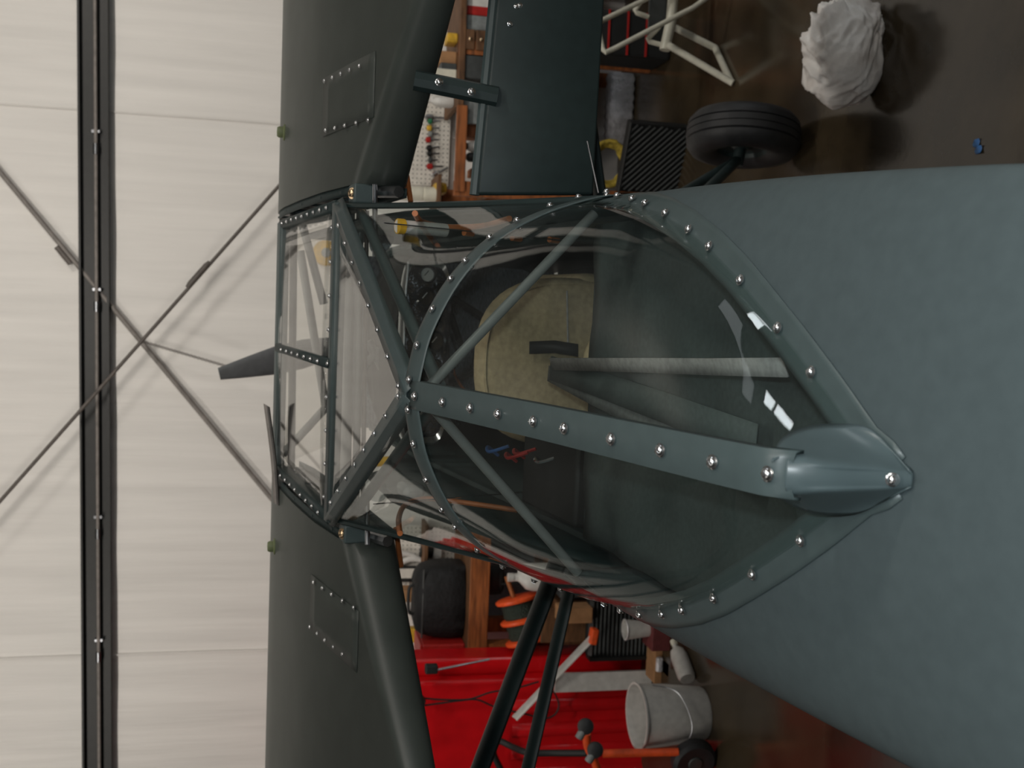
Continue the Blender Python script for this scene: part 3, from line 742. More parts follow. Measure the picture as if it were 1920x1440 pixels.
MB().box((-0.19, -0.30, -0.47), (0.17, 0.26, 0.20)).build('radio_box', BLACK, air, bevel=0.008)
kp = at(1048, 860, 1, -0.30)
lv = MB().tube([kp+Vector((0, 0.01, -0.10)), kp], 0.006, 8).build('throttle_lever', STEEL, air)
MB().lathe([(0, 0.015), (0.009, 0.013), (0.014, 0.004), (0.013, -0.006), (0.006, -0.012), (0, -0.012)], kp, (0, -0.3, 1), 16).build('lever_knob', GREYP, lv)
for k, (c0, m) in enumerate((((950, 850), REDD), ((965, 843), REDD), ((915, 838), BLUE), ((1005, 858), CHROME))):
    q_ = at(c0[0], c0[1], 1, -0.27)
    MB().tube(catmull([q_+Vector((-0.02, 0.02, -0.03)), q_, q_+Vector((-0.005, -0.03, 0.008)), q_+Vector((0.01, -0.06, -0.02))], 5), 0.0035, 6).build('wire', m, air)
for a_, c2 in (((852, 560), (918, 602)), ((845, 715), (905, 690)), ((845, 590), (862, 640))):
    MB().tube([at(*a_, 1, 0.75), at(*c2, 1, 0.6)], 0.010, 8).build('rudder_bar', BLACK, air)
for pts_, m in ((((865, 660), (850, 690), (862, 720), (880, 740)), COPPER), (((846, 625), (856, 665), (848, 700)), BLACK), (((835, 560), (848, 580), (838, 600)), BLACK)):
    MB().tube(catmull([at(*p, 1, 0.66) for p in pts_], 5), 0.004, 6).build('wire', m, air)

# ================================================================== THINGS IN THE HANGAR
def wrect(x0, y0, x1, y1, Y):
    a_, c2 = wat(x0, y0, 1, Y), wat(x1, y1, 1, Y)
    return min(a_.x, c2.x), max(a_.x, c2.x), min(a_.z, c2.z), max(a_.z, c2.z)
def wbox(name, rect, Y, dy, m, label, cat, zb=None, bevel=0.006, group=None, extra=None, Yrot=0.0):
    """a box-like thing whose front face at Y covers the given picture rectangle; extra(thing, w, d, h) adds its parts"""
    X0, X1, Z0, Z1 = wrect(*rect, Y)
    if zb is not None: Z0 = zb
    w, h = X1-X0, Z1-Z0
    if extra is None:
        o = MB().box((0, 0, h/2), (w, dy, h)).build(name, m, None, smooth=False, bevel=bevel)
        o.location = ((X0+X1)/2, Y+dy/2, Z0); return tag(o, label, cat, group)
    t = thing(name, ((X0+X1)/2, Y+dy/2, Z0), label, cat, group, rot=(0, 0, Yrot) if Yrot else None)
    extra(t, w, dy, h); return t

# ---- workbench and pegboard on the left
BT = wat(880, 1100, 1, 3.66)[2]; BX0 = wat(890, 1238, 1, 3.66)[0]; BX1 = wat(890, 985, 1, 3.66)[0]+0.15
bench = thing('workbench', ((BX0+BX1)/2, 3.95, 0), 'timber workbench with an orange front edge under the white pegboard', 'workbench')
bw = BX1-BX0
MB().box((0, 0, BT-0.02), (bw, 0.60, 0.04)).build('worktop', PLY, bench, smooth=False, bevel=0.004)
MB().box((0, -0.295, BT-0.0585), (bw, 0.03, 0.115)).build('front_rail', WOOD, bench, smooth=False, bevel=0.004)
for x in (-bw/2+0.05, bw/2-0.05):
    for y in (-0.25, 0.25): MB().box((x, y, (BT-0.1)/2), (0.09, 0.09, BT-0.1)).build('leg', WOOD, bench, smooth=False)
SHL = wat(1034, 1150, 1, 3.72)[2]
MB().box((0, 0.02, SHL-0.015), (bw-0.1, 0.5, 0.03)).build('lower_shelf', PLY, bench, smooth=False)
MB().box((0, 0.27, BT*0.62), (bw-0.1, 0.012, BT*0.6)).build('back_panel', mat('grey_board', (0.16, 0.165, 0.17), 0.7), bench, smooth=False)

def pegboard(rect, label, nh=(14, 24)):
    X0, X1, Z0, Z1 = wrect(*rect, WB-0.05)
    t = thing('pegboard', ((X0+X1)/2, WB-0.05, Z0), label, 'pegboard')
    w, h = X1-X0, Z1-Z0
    MB().box((0, 0, h/2), (w, 0.012, h)).build('board', PEG, t, smooth=False, bevel=0.003)
    b = MB()
    nx, nz = max(2, int(w/0.026)), max(2, int(h/0.026))
    for i in range(nx):
        for j in range(nz):
            x, z = -w/2+(i+0.5)*w/nx, (j+0.5)*h/nz
            b.face([(x+0.004*cos(k*pi/3), -0.0068, z+0.004*sin(k*pi/3)) for k in range(6)])
    o = b.build('peg_holes', BLACK, t, smooth=False); o['kind'] = 'stuff'
    return t
pegboard((640, 1100, 860, 985), 'white pegboard hung with coils and lamp, above the timber workbench')
YP = WB-0.085
def torch(px0, px1, label):
    a_, c2 = wat(*px0, 1, YP-0.03), wat(*px1, 1, YP-0.03)
    t = thing('flashlight', c2, label, 'flashlight'); d = a_-c2
    MB().tube([d, d*0.35], 0.035, 14).build('handle', BLACK, t)
    MB().tube([d*0.36, d*0.2, d*0.0], [0.035, 0.05, 0.055], 16).build('lamp_head', WHITE, t)
torch((788, 1034), (824, 1039), 'black handled flashlight with a round white head on the left pegboard')
def coil(pxs, r, m, label, name='hose_coil'):
    P = catmull([wat(x, y, 1, YP) for x, y in pxs], 6)
    c0 = P[0]
    o = MB().tube([p-c0 for p in P], r, 10).build(name, m); o.location = c0
    return tag(o, label, 'hose')
coil([(742, 1060), (770, 1048), (800, 1052), (812, 1060)], 0.020, WHITE, 'short white hose arched over the black framed card on the pegboard')
coil([(744, 1036), (770, 1040), (790, 1050), (815, 1052)], 0.016, WHITE, 'thin white hose hung under the flashlight on the left pegboard')
X = wrect(744, 1091, 786, 1061, YP)
t = thing('framed_card', ((X[0]+X[1])/2, YP, X[2]), 'small white card in a black frame at the pegboard foot', 'card')
w, h = X[1]-X[0], X[3]-X[2]
MB().box((0, 0, h/2), (w, 0.02, h)).build('frame', BLACK, t, smooth=False, bevel=0.003)
MB().box((0.006, -0.011, h/2+0.012), (w-0.04, 0.004, h-0.04)).build('sheet', PEG, t, smooth=False)

def bag(t, w, d, h):
    b = MB(); rows = []
    for f, k in ((0, 0.94), (0.02, 1.0), (0.3, 1.03), (0.6, 1.0), (0.85, 0.92), (0.96, 0.8), (1.0, 0.6)):
        rows.append([(w/2*k*math.copysign(abs(cos(a))**0.5, cos(a)), d/2*k*math.copysign(abs(sin(a))**0.5, sin(a)), h*f+0.006*sin(5*a+f*9)) for a in [2*pi*i/32 for i in range(32)]])
    b.grid(rows, True); b.face(rows[0]); b.face(rows[-1]); b.build('body', mat('black_nylon', (0.006, 0.007, 0.008), 0.75, var=0.2, bump=0.3, scale=20), t, ang=60)
    MB().tube(catmull([(-w*0.2, -d*0.1, h), (-w*0.15, -d*0.1, h+0.03), (w*0.15, -d*0.1, h+0.03), (w*0.2, -d*0.1, h)], 5), 0.01, 8).build('handle', BLACK, t)
    MB().tube([(-w*0.46, -d*0.44, h*0.86), (w*0.46, -d*0.44, h*0.86)], 0.005, 6).build('zip', DGREY, t)
wbox('tool_bag', (778, 1204, 872, 1064), 3.75, 0.30, BLACK, 'large soft black tool bag on the workbench', 'bag', zb=BT, extra=bag)
def crate(t, w, d, h):
    MB().box((0, 0, h/2), (w, d, h)).build('body', REDD, t, smooth=False, bevel=0.01)
    for k in range(3): MB().box((-w*0.2+k*w*0.2, -d/2-0.002, h*0.55), (w*0.11, 0.006, h*0.45)).build('white_bar', WHITE, t, smooth=False)
    MB().box((0, 0, h+0.004), (w*1.02, d*1.02, 0.014)).build('lid', REDD, t, smooth=False, bevel=0.004)
wbox('tool_case', (790, 1243, 872, 1207), 3.72, 0.28, REDD, 'small red tool case with white bars on the workbench', 'case', zb=BT, extra=crate)
wbox('wooden_block', (762, 1206, 868, 1176), 4.10, 0.06, YEL, 'upright yellow-orange board behind the black tool bag', 'board', zb=BT)
wbox('carton', (755, 1130, 790, 1106), 4.08, 0.12, CARD, 'small orange-brown carton on the wall ledge beside the pegboard', 'box', zb=wat(792, 1120, 1, 4.08)[2])
X = wrect(792, 1140, 800, 1000, 4.05)
tag(MB().box((0, 0, 0), (X[1]-X[0]+0.1, 0.2, 0.02)).build('wall_ledge', PLY, None, smooth=False), 'narrow brown wall ledge below the left pegboard', 'shelf').location = ((X[0]+X[1])/2, 4.15, wat(792, 1120, 1, 4.08)[2]-0.01)
# under the bench
def pouch(t, w, d, h):
    b = MB(); rows = []
    for f, k in ((0, 0.3), (0.06, 0.7), (0.2, 0.95), (0.5, 1.0), (0.8, 1.0), (0.97, 0.95), (1.0, 0.6)):
        rows.append([(w/2*k*cos(a), d/2*k*sin(a), h*f) for a in [2*pi*i/24 for i in range(24)]])
    b.grid(rows, True); b.face(rows[0]); b.face(rows[-1]); b.build('body', BLACK, t)
    MB().tube([(-w*0.1, -d*0.4, 0.05), (-w*0.05, -d*0.5, -0.10), (0.0, -d*0.4, -0.16)], 0.006, 6).build('hanging_strap', BLACK, t)
wbox('pouch', (912, 1120, 950, 1062), 3.70, 0.10, BLACK, 'black pouch with a dangling strap hung under the bench edge', 'bag', extra=pouch)
# cord reel with orange flanges
rx0, rx1, rz0, rz1 = wrect(944, 1218, 1032, 1128, 3.38)
rr = (rz1-rz0)/2
reel = thing('cord_reel', ((rx0+rx1)/2, 3.38+rr*0.9, rz0+rr), 'cord reel with three bright orange flanges and dark cord between', 'reel', rot=(0, radians(-14), radians(12)))
L_ = rx1-rx0
for k, x in enumerate((-0.44, 0.0, 0.44)):
    MB().lathe([(0, -0.012), (rr*0.96, -0.012), (rr, -0.004), (rr, 0.006), (rr*0.9, 0.014), (rr*0.45, 0.02), (0, 0.02)], (x*L_, 0, 0), (1, 0, 0), 32).build('flange', ORANGE, reel)
for x in (-0.22, 0.22):
    MB().lathe([(0, -L_*0.19), (rr*0.72, -L_*0.19), (rr*0.8, -L_*0.1), (rr*0.76, 0), (rr*0.8, L_*0.1), (rr*0.72, L_*0.19), (0, L_*0.19)], (x*L_, 0, 0), (1, 0, 0), 24).build('wound_cord', mat('dark_green_cord', (0.015, 0.03, 0.02), 0.6, bump=0.8, bscale=90), reel)
MB().tube([(L_*0.46, -rr*0.3, rr*0.2), (L_*0.46+0.14, -rr*0.3, rr*0.3)], 0.014, 10).build('crank_handle', WOOD, reel)
# stand for the reel: an upended brown crate
cr = wrect(1034, 1236, 1190, 1132, 3.47)
cz = rz0-0.045
tag(MB().box((0, 0, cz/2), (rx1-rx0-0.02, 1.6*rr, cz)).build('wooden_crate', PLY, None, smooth=False, bevel=0.006), 'brown wooden crate carrying the orange cord reel', 'crate').location = ((rx0+rx1)/2, 3.38+rr*0.9, 0)
def jug(t, w, d, h):
    b = MB(); rows = []
    for f, k in ((0, 0.7), (0.02, 0.9), (0.1, 1.0), (0.55, 1.0), (0.72, 0.85), (0.85, 0.4), (0.9, 0.28), (1.0, 0.28)):
        rows.append([(w/2*k*math.copysign(abs(cos(a))**0.7, cos(a)), d/2*k*math.copysign(abs(sin(a))**0.7, sin(a)), h*f) for a in [2*pi*i/24 for i in range(24)]])
    b.grid(rows, True); b.face(rows[0]); b.face(rows[-1]); b.build('body', WHITE, t)
    MB().tube([(w*0.13, 0, h*0.86), (w*0.42, 0, h*0.86), (w*0.44, 0, h*0.6), (w*0.40, 0, h*0.5)], 0.012, 8).build('handle', WHITE, t)
    MB().lathe([(w*0.16, 0), (w*0.16, 0.03), (0, 0.03)], (0, 0, h), (0, 0, 1), 14).build('cap', WHITE, t)
wbox('plastic_jug', (966, 1114, 1050, 1062), 3.38, 0.14, WHITE, 'white plastic jug partly behind the lift struts', 'jug', extra=jug)
jz = wrect(966, 1118, 1050, 1066, 3.40)
tag(MB().box((0, 0, jz[2]/2), (jz[1]-jz[0]+0.02, 0.2, jz[2])).build('plinth_box', DGREY, None, smooth=False, bevel=0.006), 'dark grey box standing under the white plastic jug', 'box').location = ((jz[0]+jz[1])/2, 3.47, 0)
wbox('carton', (1014, 1206, 1200, 1138), 3.312, 0.02, PLY, 'flat brown carton standing between the two lift struts', 'box', zb=0.0, bevel=0.003)

def paperbag(t, w, d, h):
    rows = []
    for f, k in ((0, 1.0), (0.4, 1.0), (0.75, 0.95), (1.0, 0.7)):
        rows.append([(w/2*k*math.copysign(abs(cos(a))**0.4, cos(a))+0.008*sin(7*a+f*5), d/2*k*math.copysign(abs(sin(a))**0.4, sin(a)), h*f) for a in [2*pi*i/28 for i in range(28)]])
    b = MB().grid(rows, True); b.face(rows[0]); b.face(rows[-1]); b.build('body', mat('pale_bag', (0.42, 0.40, 0.44), 0.5, bump=0.5, scale=25), t)
    for k in (-1, 1): MB().box((k*w*0.2, -d*0.5-0.002, h*0.5), (w*0.09, 0.008, h*0.7)).build('blue_stripe', BLUE, t, smooth=False)
# black grilles: open louvred heaters on the floor
def grille(t, w, d, h, n=16, diag=0.0):
    MB().box((0, d*0.3, h/2), (w, d*0.3, h)).build('body', BLACK, t, smooth=False, bevel=0.01)
    if diag:
        MB().box((0, d*0.12, h/2), (w*0.98, 0.01, h*0.98)).build('backing', BLACK, t, smooth=False)
        for k in range(n*2):          # slats set on the slant, clipped by the frame
            c_ = -w/2-h/2*diag+(w+h*diag)*(k+0.5)/(n*2); pts_ = []
            for zz in [h*i_/24 for i_ in range(25)]:
                xx = c_+(zz-h/2)*-diag
                if abs(xx) < w*0.48: pts_.append((xx, -d*0.02, zz))
            if len(pts_) > 2: MB().tube([pts_[0], pts_[-1]], 0.006, 6).build('slat', DGREY, t)
        MB().tube([(-w/2, -d*0.05, 0.0), (-w/2, -d*0.05, h), (w/2, -d*0.05, h), (w/2, -d*0.05, 0.0)], 0.008, 6).build('frame_bar', BLACK, t)
        return
    for k in range(n):
        z = h*(k+0.5)/n
        MB().box((0, -d*0.10, z), (w*0.96, d*0.22, h/n*0.34), Matrix.Rotation(0.55, 3, 'X')).build('slat', DGREY, t, smooth=False)
    for s_ in (-1, 1): MB().box((s_*w/2, -d*0.08, h/2), (0.02, d*0.55, h)).build('side_rail', BLACK, t, smooth=False)
wbox('heater_grille', (1108, 1240, 1226, 1124), 3.16, 0.15, BLACK, 'black finned heater grille on the floor beside the red cabinet', 'heater', zb=0.0, extra=grille)
wbox('carton', (1050, 1170, 1110, 1140), 3.17, 0.12, CARD, 'orange-brown carton standing on top of the black heater grille', 'box', zb=wrect(1108, 1240, 1226, 1124, 3.16)[3], bevel=0.003)
# ---- red cabinet
RX0, RX1 = wat(1000, 1700, 1, 3.30)[0], wat(1000, 1272, 1, 3.30)[0]
def cabinet():
    zt = wat(690, 1400, 1, 3.30)[2]; w = RX1-RX0
    t = thing('red_cabinet', ((RX0+RX1)/2, 3.455, 0), 'tall glossy red metal cabinet with ribs across its lower door', 'cabinet')
    zb_ = wat(1215, 1400, 1, 3.30)[2]
    MB().box((0, 0.0, (zt+zb_)/2), (w, 0.31, zt-zb_)).build('body', REDP, t, smooth=False, bevel=0.02, segs=3)
    MB().box((w/2+0.045, 0.03, (zt+zb_)/2), (0.10, 0.20, zt-zb_)).build('side_flange', REDP, t, smooth=False, bevel=0.02, segs=3)
    MB().box((0, 0.02, zb_/2), (w-0.1, 0.26, zb_)).build('plinth', BLACK, t, smooth=False)
    za, zb2 = wat(975, 1400, 1, 3.30)[2], zb_+0.02
    for py in (1322, 1366, 1408, 1450):
        x = wat(1050, py, 1, 3.30)[0]-t.location.x
        rows = []
        for z in (za+0.05, za, (za+zb2)/2, zb2):
            k = 0.2 if z > za else 1.0
            rows.append([(x+0.040*u, -0.156-0.026*k*(cos(u*pi/2)**0.7 if abs(u) < 1 else 0), z) for u in [-1+i/6 for i in range(13)]])
        MB().grid(rows).build('rib', REDP, t, ang=60)
    x = wat(810, 1252, 1, 3.30)[0]-t.location.x; z = wat(808, 1252, 1, 3.30)[2]
    MB().box((x, -0.17, z), (0.05, 0.05, 0.07)).build('latch', BLACK, t, smooth=False, bevel=0.008)
    a_ = wat(820, 1256, 1, 3.27); c2 = wat(918, 1236, 1, 3.24)
    MB().tube([a_-t.location, c2-t.location], 0.006, 8).build('latch_rod', STEEL, t)
    return t
rc = cabinet()
kx = wat(788, 1311, 1, 3.20)
hk = thing('hanging_cord', kx, 'thin black cord looped from a round black knob on the red cabinet', 'cord')
MB().lathe([(0, -0.05), (0.022, -0.048), (0.027, -0.03), (0.025, 0.0), (0.01, 0.03), (0, 0.04)], (0, 0, 0), (0, 1, 0), 18).build('knob', BLACK, hk)
for pts_ in (((795, 1309), (830, 1312), (880, 1311), (920, 1298), (965, 1291), (1010, 1278)), ((785, 1324), (815, 1320), (860, 1314), (895, 1312), (930, 1326), (990, 1340), (1020, 1347), (1040, 1340), (1048, 1322), (1040, 1300), (1030, 1292))):
    MB().tube(catmull([wat(x, y, 1, 3.215)-kx for x, y in pts_], 5), 0.005, 6).build('cord_strand', BLACK, hk)
wbox('white_board', (1040, 1299, 1232, 1257), 3.20, 0.02, WHITE, 'long white board standing against the red cabinet', 'board', zb=0.0, bevel=0.002)
# pale rail leaning on the cabinet
ra, rb_ = wat(964, 1346, 1, 3.22), wat(1112, 1192, 1, 3.10)
rl = thing('straight_edge', rb_, 'pale metal straight edge with an orange end leaning on the red cabinet', 'tool')
d = ra-rb_; dn = d.normalized(); sd = dn.cross(Vector((0, 1, 0))).normalized()
b = MB(); sec = [(-0.016, 0), (0.016, 0), (0.016, -0.02), (0.010, -0.02), (0.010, -0.006), (-0.016, -0.006)]
b.grid([[p+sd*u+Vector((0, 1, 0))*v for u, v in sec] for p in (Vector((0, 0, 0)), d)], True); b.face([sd*u+Vector((0, 1, 0))*v for u, v in sec]); b.face([d+sd*u+Vector((0, 1, 0))*v for u, v in sec])
b.build('rail', WHITE, rl, smooth=False)
MB().box(Vector((0.0, -0.005, 0.0)), (0.085, 0.06, 0.04), Matrix.Rotation(0.15, 3, 'Y')).build('end_stop', ORANGE, rl, smooth=False, bevel=0.008)
# ---- bucket
bc = wat(1326, 1346, 2, 0.0); bc = Vector((bc.x, bc.y+0.06, 0))
bk = thing('bucket', bc, 'white plastic bucket with a wire handle on the floor by the red cabinet', 'bucket')
dep = (bc-CW).dot(FW); R1 = 58*dep/F_PX; R0 = R1*0.84; H = 0.345
MB().lathe([(0, 0.004), (R0*0.95, 0), (R0, 0.012), (R1*0.96, H*0.6), (R1*1.0, H*0.97), (R1*1.05, H*0.98), (R1*1.05, H), (R1*0.98, H), (R1*0.96, H*0.95), (R0*0.95, 0.02), (0, 0.02)], (0, 0, 0), (0, 0, 1), 40).build('body', WHITE, bk)
MB().tube(catmull([(-R1*1.04, -0.02, H*0.80), (-R1*0.95, -R1*0.65, H*0.50), (0, -R1*1.16, H*0.36), (R1*0.95, -R1*0.65, H*0.50), (R1*1.04, -0.02, H*0.80)], 8), 0.003, 6).build('wire_handle', STEEL, bk)
# shoe-shaped white thing, cartons right of the bucket
def bottle(t, w, d, h):
    MB().lathe([(0, 0), (h*0.42, 0.0), (h*0.5, 0.02), (h*0.5, w*0.6), (h*0.4, w*0.75), (h*0.16, w*0.85), (h*0.16, w*0.97), (0, w)], (-w/2, 0, h/2), (1, 0, 0), 24).build('body', WHITE, t)
    MB().lathe([(h*0.2, w*0.9), (h*0.2, w*1.04), (0, w*1.04)], (-w/2, 0, h/2), (1, 0, 0), 16).build('cap', CREAM, t)
wx = wat(1322, 1281, 2, 0.0)
t = thing('spray_bottle', (wx.x+0.04, wx.y+0.22, 0.0), 'white bottle lying on the floor behind the bucket', 'bottle', rot=(0, 0, radians(60))); bottle(t, 0.24, 0.1, 0.09)
def carton(t, w, d, h):
    MB().box((0, 0, h/2), (w, d, h)).build('body', CARD, t, smooth=False, bevel=0.003)
    MB().box((w*0.25, -d*0.2, h+0.03), (w*0.48, d*0.02, 0.07), Matrix.Rotation(0.5, 3, 'X')).build('flap', CARD, t, smooth=False)
    MB().box((-w*0.25, -d*0.1, h+0.02), (w*0.46, d*0.02, 0.06), Matrix.Rotation(-0.4, 3, 'X')).build('flap', CARD, t, smooth=False)
wbox('carton', (1286, 1270, 1336, 1243), 2.95, 0.16, CARD, 'small open brown carton on the floor beyond the white bottle', 'box', zb=0.0, extra=carton)
def traybox(t, w, d, h):
    MB().box((0, 0, h/2), (w, d, h)).build('body', CARD, t, smooth=False, bevel=0.003)
    MB().box((w*0.05, -d/2-0.012, h*0.5), (w*0.42, 0.03, h*0.92)).build('clear_wrap', SILVER, t, smooth=False, bevel=0.012)
wbox('carton', (1226, 1282, 1292, 1212), 3.05, 0.14, CARD, 'tall brown carton with a shiny wrapped front beside the bucket', 'box', zb=0.0, extra=traybox)
def cup(t, w, d, h):
    MB().lathe([(0, 0), (w*0.36, 0), (w*0.5, h), (w*0.46, h), (w*0.33, 0.01), (0, 0.01)], (0, 0, 0), (0, 0, 1), 24).build('body', WHITE, t)
    MB().lathe([(w*0.52, h*0.97), (w*0.53, h), (w*0.5, h*1.02)], (0, 0, 0), (0, 0, 1), 24).build('rim', SILVER, t)
wbox('paint_tub', (1176, 1205, 1222, 1166), 2.96, 0.10, WHITE, 'shiny white paint tub on the reddish box near the fuselage edge', 'tub', zb=wat(1222, 1185, 1, 2.96)[2], extra=cup)
wbox('red_box', (1222, 1222, 1300, 1160), 2.94, 0.16, mat('dull_red_card', (0.14, 0.03, 0.03), 0.7), 'dull reddish box carrying the shiny paint tub', 'box', zb=0.0)
tag(MB().box((0, 0, 0.02), (0.09, 0.06, 0.04)).build('paper_scrap', WHITE, None, smooth=False, bevel=0.006), 'small white block on the floor at the bucket foot', 'scrap').location = wat(1294, 1392, 2, 0.0)
# ---- orange hand truck
tr0 = wat(1338, 1456, 2, 0.0)
ht = thing('hand_truck', tr0, 'orange tube hand truck with black grips and a black wheel', 'hand truck')
YH = tr0.y
def hp_(x, y, dy=0.0): return wat(x, y, 1, YH+dy)-tr0
MB().tube([hp_(1272, 1410, -0.02), hp_(1130, 1413, 0.06)], 0.019, 12).build('side_tube', ORANGE, ht)
MB().tube(catmull([hp_(1100, 1375, 0.02), hp_(1102, 1400, 0.04), hp_(1112, 1420, 0.05), hp_(1120, 1445, 0.06), hp_(1122, 1480, 0.06)], 4), 0.020, 10).build('cross_tube', ORANGE, ht)
for (px, py) in ((1098, 1362), (1116, 1406)):
    p = hp_(px, py, -0.06); dsl = (hp_(px-13, py+22, -0.06)-p)
    MB().lathe([(0, -0.012), (0.034, -0.01), (0.038, 0.0), (0.036, 0.012), (0.02, 0.02), (0, 0.02)], p, (0.2, -0.9, 0.3), 20).build('rubber_cap', RUBBER, ht)
    MB().tube([p, p+dsl], 0.019, 12).build('grip', GREYP, ht)
wcx = hp_(1300, 1425, 0.0); rw = max(0.06, wcx.z+0.0)
wh = MB().lathe([(rw*0.35, -0.03), (rw*0.85, -0.035), (rw, -0.02), (rw, 0.02), (rw*0.85, 0.035), (rw*0.35, 0.03)], (wcx.x, wcx.y, rw), (0.25, 1, 0), 28).build('wheel', RUBBER, ht)
MB().lathe([(0, -0.036), (rw*0.3, -0.034), (rw*0.4, -0.02), (rw*0.4, 0.02), (0, 0.03)], (wcx.x, wcx.y, rw), (0.25, 1, 0), 20).build('wheel_hub', DGREY, wh)
MB().box((wcx.x-0.22, wcx.y-0.08, 0.012), (0.30, 0.16, 0.012)).build('toe_plate', ORANGE, ht, smooth=False, bevel=0.003)
hs0 = wat(1095, 1412, 1, 2.75)
hz_ = thing('air_hose', hs0, 'thick black air hose hung down in front of the red cabinet', 'hose')
MB().tube(catmull([wat(x, y, 1, Y_)-hs0 for x, y, Y_ in ((1100, 1412, 2.85), (1040, 1412, 2.95), (990, 1411, 3.0), (960, 1400, 3.1), (935, 1390, 3.16), (925, 1410, 3.2), (940, 1445, 3.2), (960, 1480, 3.2))], 6), 0.018, 10).build('hose', BLACK, hz_)

# ---- shelving on the right of the aeroplane
SA = wat(856, 250, 1, 3.72)[2]; SB = wat(930, 150, 1, 3.72)[2]; SC = wat(1100, 110, 1, 3.72)[2]
SX0, SX1 = wat(860, 352, 1, 3.72)[0]-0.02, wat(860, -120, 1, 3.72)[0]
sh = thing('shelving', ((SX0+SX1)/2, 3.98, 0), 'orange timber shelving along the wall right of the airplane', 'shelving')
sw = SX1-SX0
xs_ = wat(860, 196, 1, 3.72)[0]-sh.location.x
for z, xl in ((SA, xs_), (SB, -sw/2), (SC, -sw/2)):
    MB().box(((xl+sw/2)/2, 0.03, z-0.012), (sw/2-xl, 0.50, 0.024)).build('shelf_board', PLY, sh, smooth=False)
    MB().box(((xl+sw/2)/2, -0.24, z-0.018), (sw/2-xl, 0.03, 0.035)).build('shelf_edge', PLY if z == SA else WOOD, sh, smooth=False, bevel=0.003)
MB().box(((xs_-sw/2)/2, -0.24, SA-0.03), (xs_+sw/2, 0.03, 0.06)).build('front_rail', WOOD, sh, smooth=False, bevel=0.003)
for x in (-sw/2+0.02, wat(1130, 112, 1, 3.72)[0]-sh.location.x, sw/2-0.03):
    for y in (-0.22, 0.26): MB().box((x, y, (SA)/2), (0.085, 0.04, SA)).build('upright', WOOD, sh, smooth=False, bevel=0.003)
pegboard((640, 338, 846, 192), 'white pegboard of small hand tools behind the right wing')
# hand tools on it
YT = WB-0.075
tools = [((800, 312), (822, 312), REDD, 'red handled screwdriver low on the right pegboard'),
         ((800, 278), (818, 276), BLACK, 'black handled pliers at mid height on the pegboard'),
         ((801, 288), (818, 288), BLACK, 'black handled cutter below the pliers on the pegboard'),
         ((798, 262), (816, 262), REDD, 'red handled pliers above the black ones on the pegboard'),
         ((800, 240), (818, 240), YEL, 'yellow handled chisel on the right pegboard'),
         ((802, 227), (818, 227), GREEN, 'green handled screwdriver near the top of the right pegboard'),
         ((797, 219), (826, 221), STEEL, 'long bare steel spanner at the pegboard top'),
         ((810, 330), (832, 318), CHROME, 'bright steel spanner at the pegboard foot'),
         ((803, 251), (817, 251), GREYP, 'grey handled file on the right pegboard'),
         ((803, 300), (816, 300), DGREY, 'dark grey handled punch on the right pegboard')]
for a_, c2, m, lab in tools:
    p, q_ = wat(*a_, 1, YT), wat(*c2, 1, YT)
    t = thing('hand_tool', p, lab, 'hand tool', 'hand tools on the right pegboard'); d = q_-p
    MB().tube([Vector((0, 0, 0)), d*0.1, d*0.45, d*0.55], [0.009, 0.018, 0.018, 0.009], 10).build('handle', m, t)
    MB().tube([d*0.5, d*1.35], 0.006, 6).build('shaft', STEEL, t)
    MB().tube([Vector((0, 0.0, 0.005)), Vector((0, 0.03, 0.005))], 0.003, 5).build('hook', STEEL, t)
wbox('wooden_block', (838, 78, 856, 62), 3.80, 0.12, YEL, 'small yellow block on the top shelf above the brown drawers', 'block', zb=SA)
wbox('carton', (824, 118, 856, 97), 3.82, 0.14, CARD, 'pale tan carton on the top shelf under the wing', 'box', zb=SA)
wbox('dark_tin', (826, 129, 856, 119), 3.80, 0.12, DGREY, 'dark tin between the tan and cream boxes', 'tin', zb=SA)
wbox('cream_box', (815, 146, 856, 130), 3.80, 0.14, CREAM, 'cream box at the end of the top shelf row', 'box', zb=SA)
for k, (y0, y1, l) in enumerate(((166, 180, 'white jug on the top shelf nearer the flap bracket'), (181, 196, 'white jug on the top shelf nearer the pegboard'))):
    wbox('plastic_jug', (806, y1, 856, y0), 3.84, 0.10, WHITE, l, 'jug', zb=SA, extra=jug, group='white jugs on the top shelf')
def bin_(t, w, d, h):
    rows = [[(w/2*k*sx, d/2*k*sy, z) for sx, sy in ((-1, -1), (1, -1), (1, 1), (-1, 1))] for k, z in ((0.9, 0), (1, h), (0.95, h), (0.86, 0.01))]
    b = MB().grid(rows, True); b.face(rows[0]); b.face(rows[-1]); b.build('tub', t['m'] if False else GREYP, t, smooth=False)
    MB().box((0, 0, h), (w*1.05, d*1.05, 0.015)).build('lid', GREYP, t, smooth=False, bevel=0.004)
wbox('storage_bin', (870, 231, 926, 192), 3.76, 0.28, GREYP, 'grey lidded storage bin on the middle shelf', 'bin', zb=SB, extra=bin_)
def drawers(t, w, d, h):
    MB().box((0, 0.01, h/2), (w, d-0.02, h)).build('case', PLY, t, smooth=False, bevel=0.003)
    for k in range(3):
        q_ = MB().box((0, -d/2, h*(k+0.5)/3), (w*0.92, 0.02, h/3*0.86)).build('drawer', PLY, t, smooth=False, bevel=0.004)
        MB().lathe([(0.004, 0), (0.010, 0.012), (0, 0.016)], (0, -d/2-0.01, h*(k+0.5)/3), (0, -1, 0), 10).build('knob', BRASS, q_)
    MB().box((0, 0, h+0.008), (w*1.06, d*1.04, 0.016)).build('top_board', WOOD, t, smooth=False)
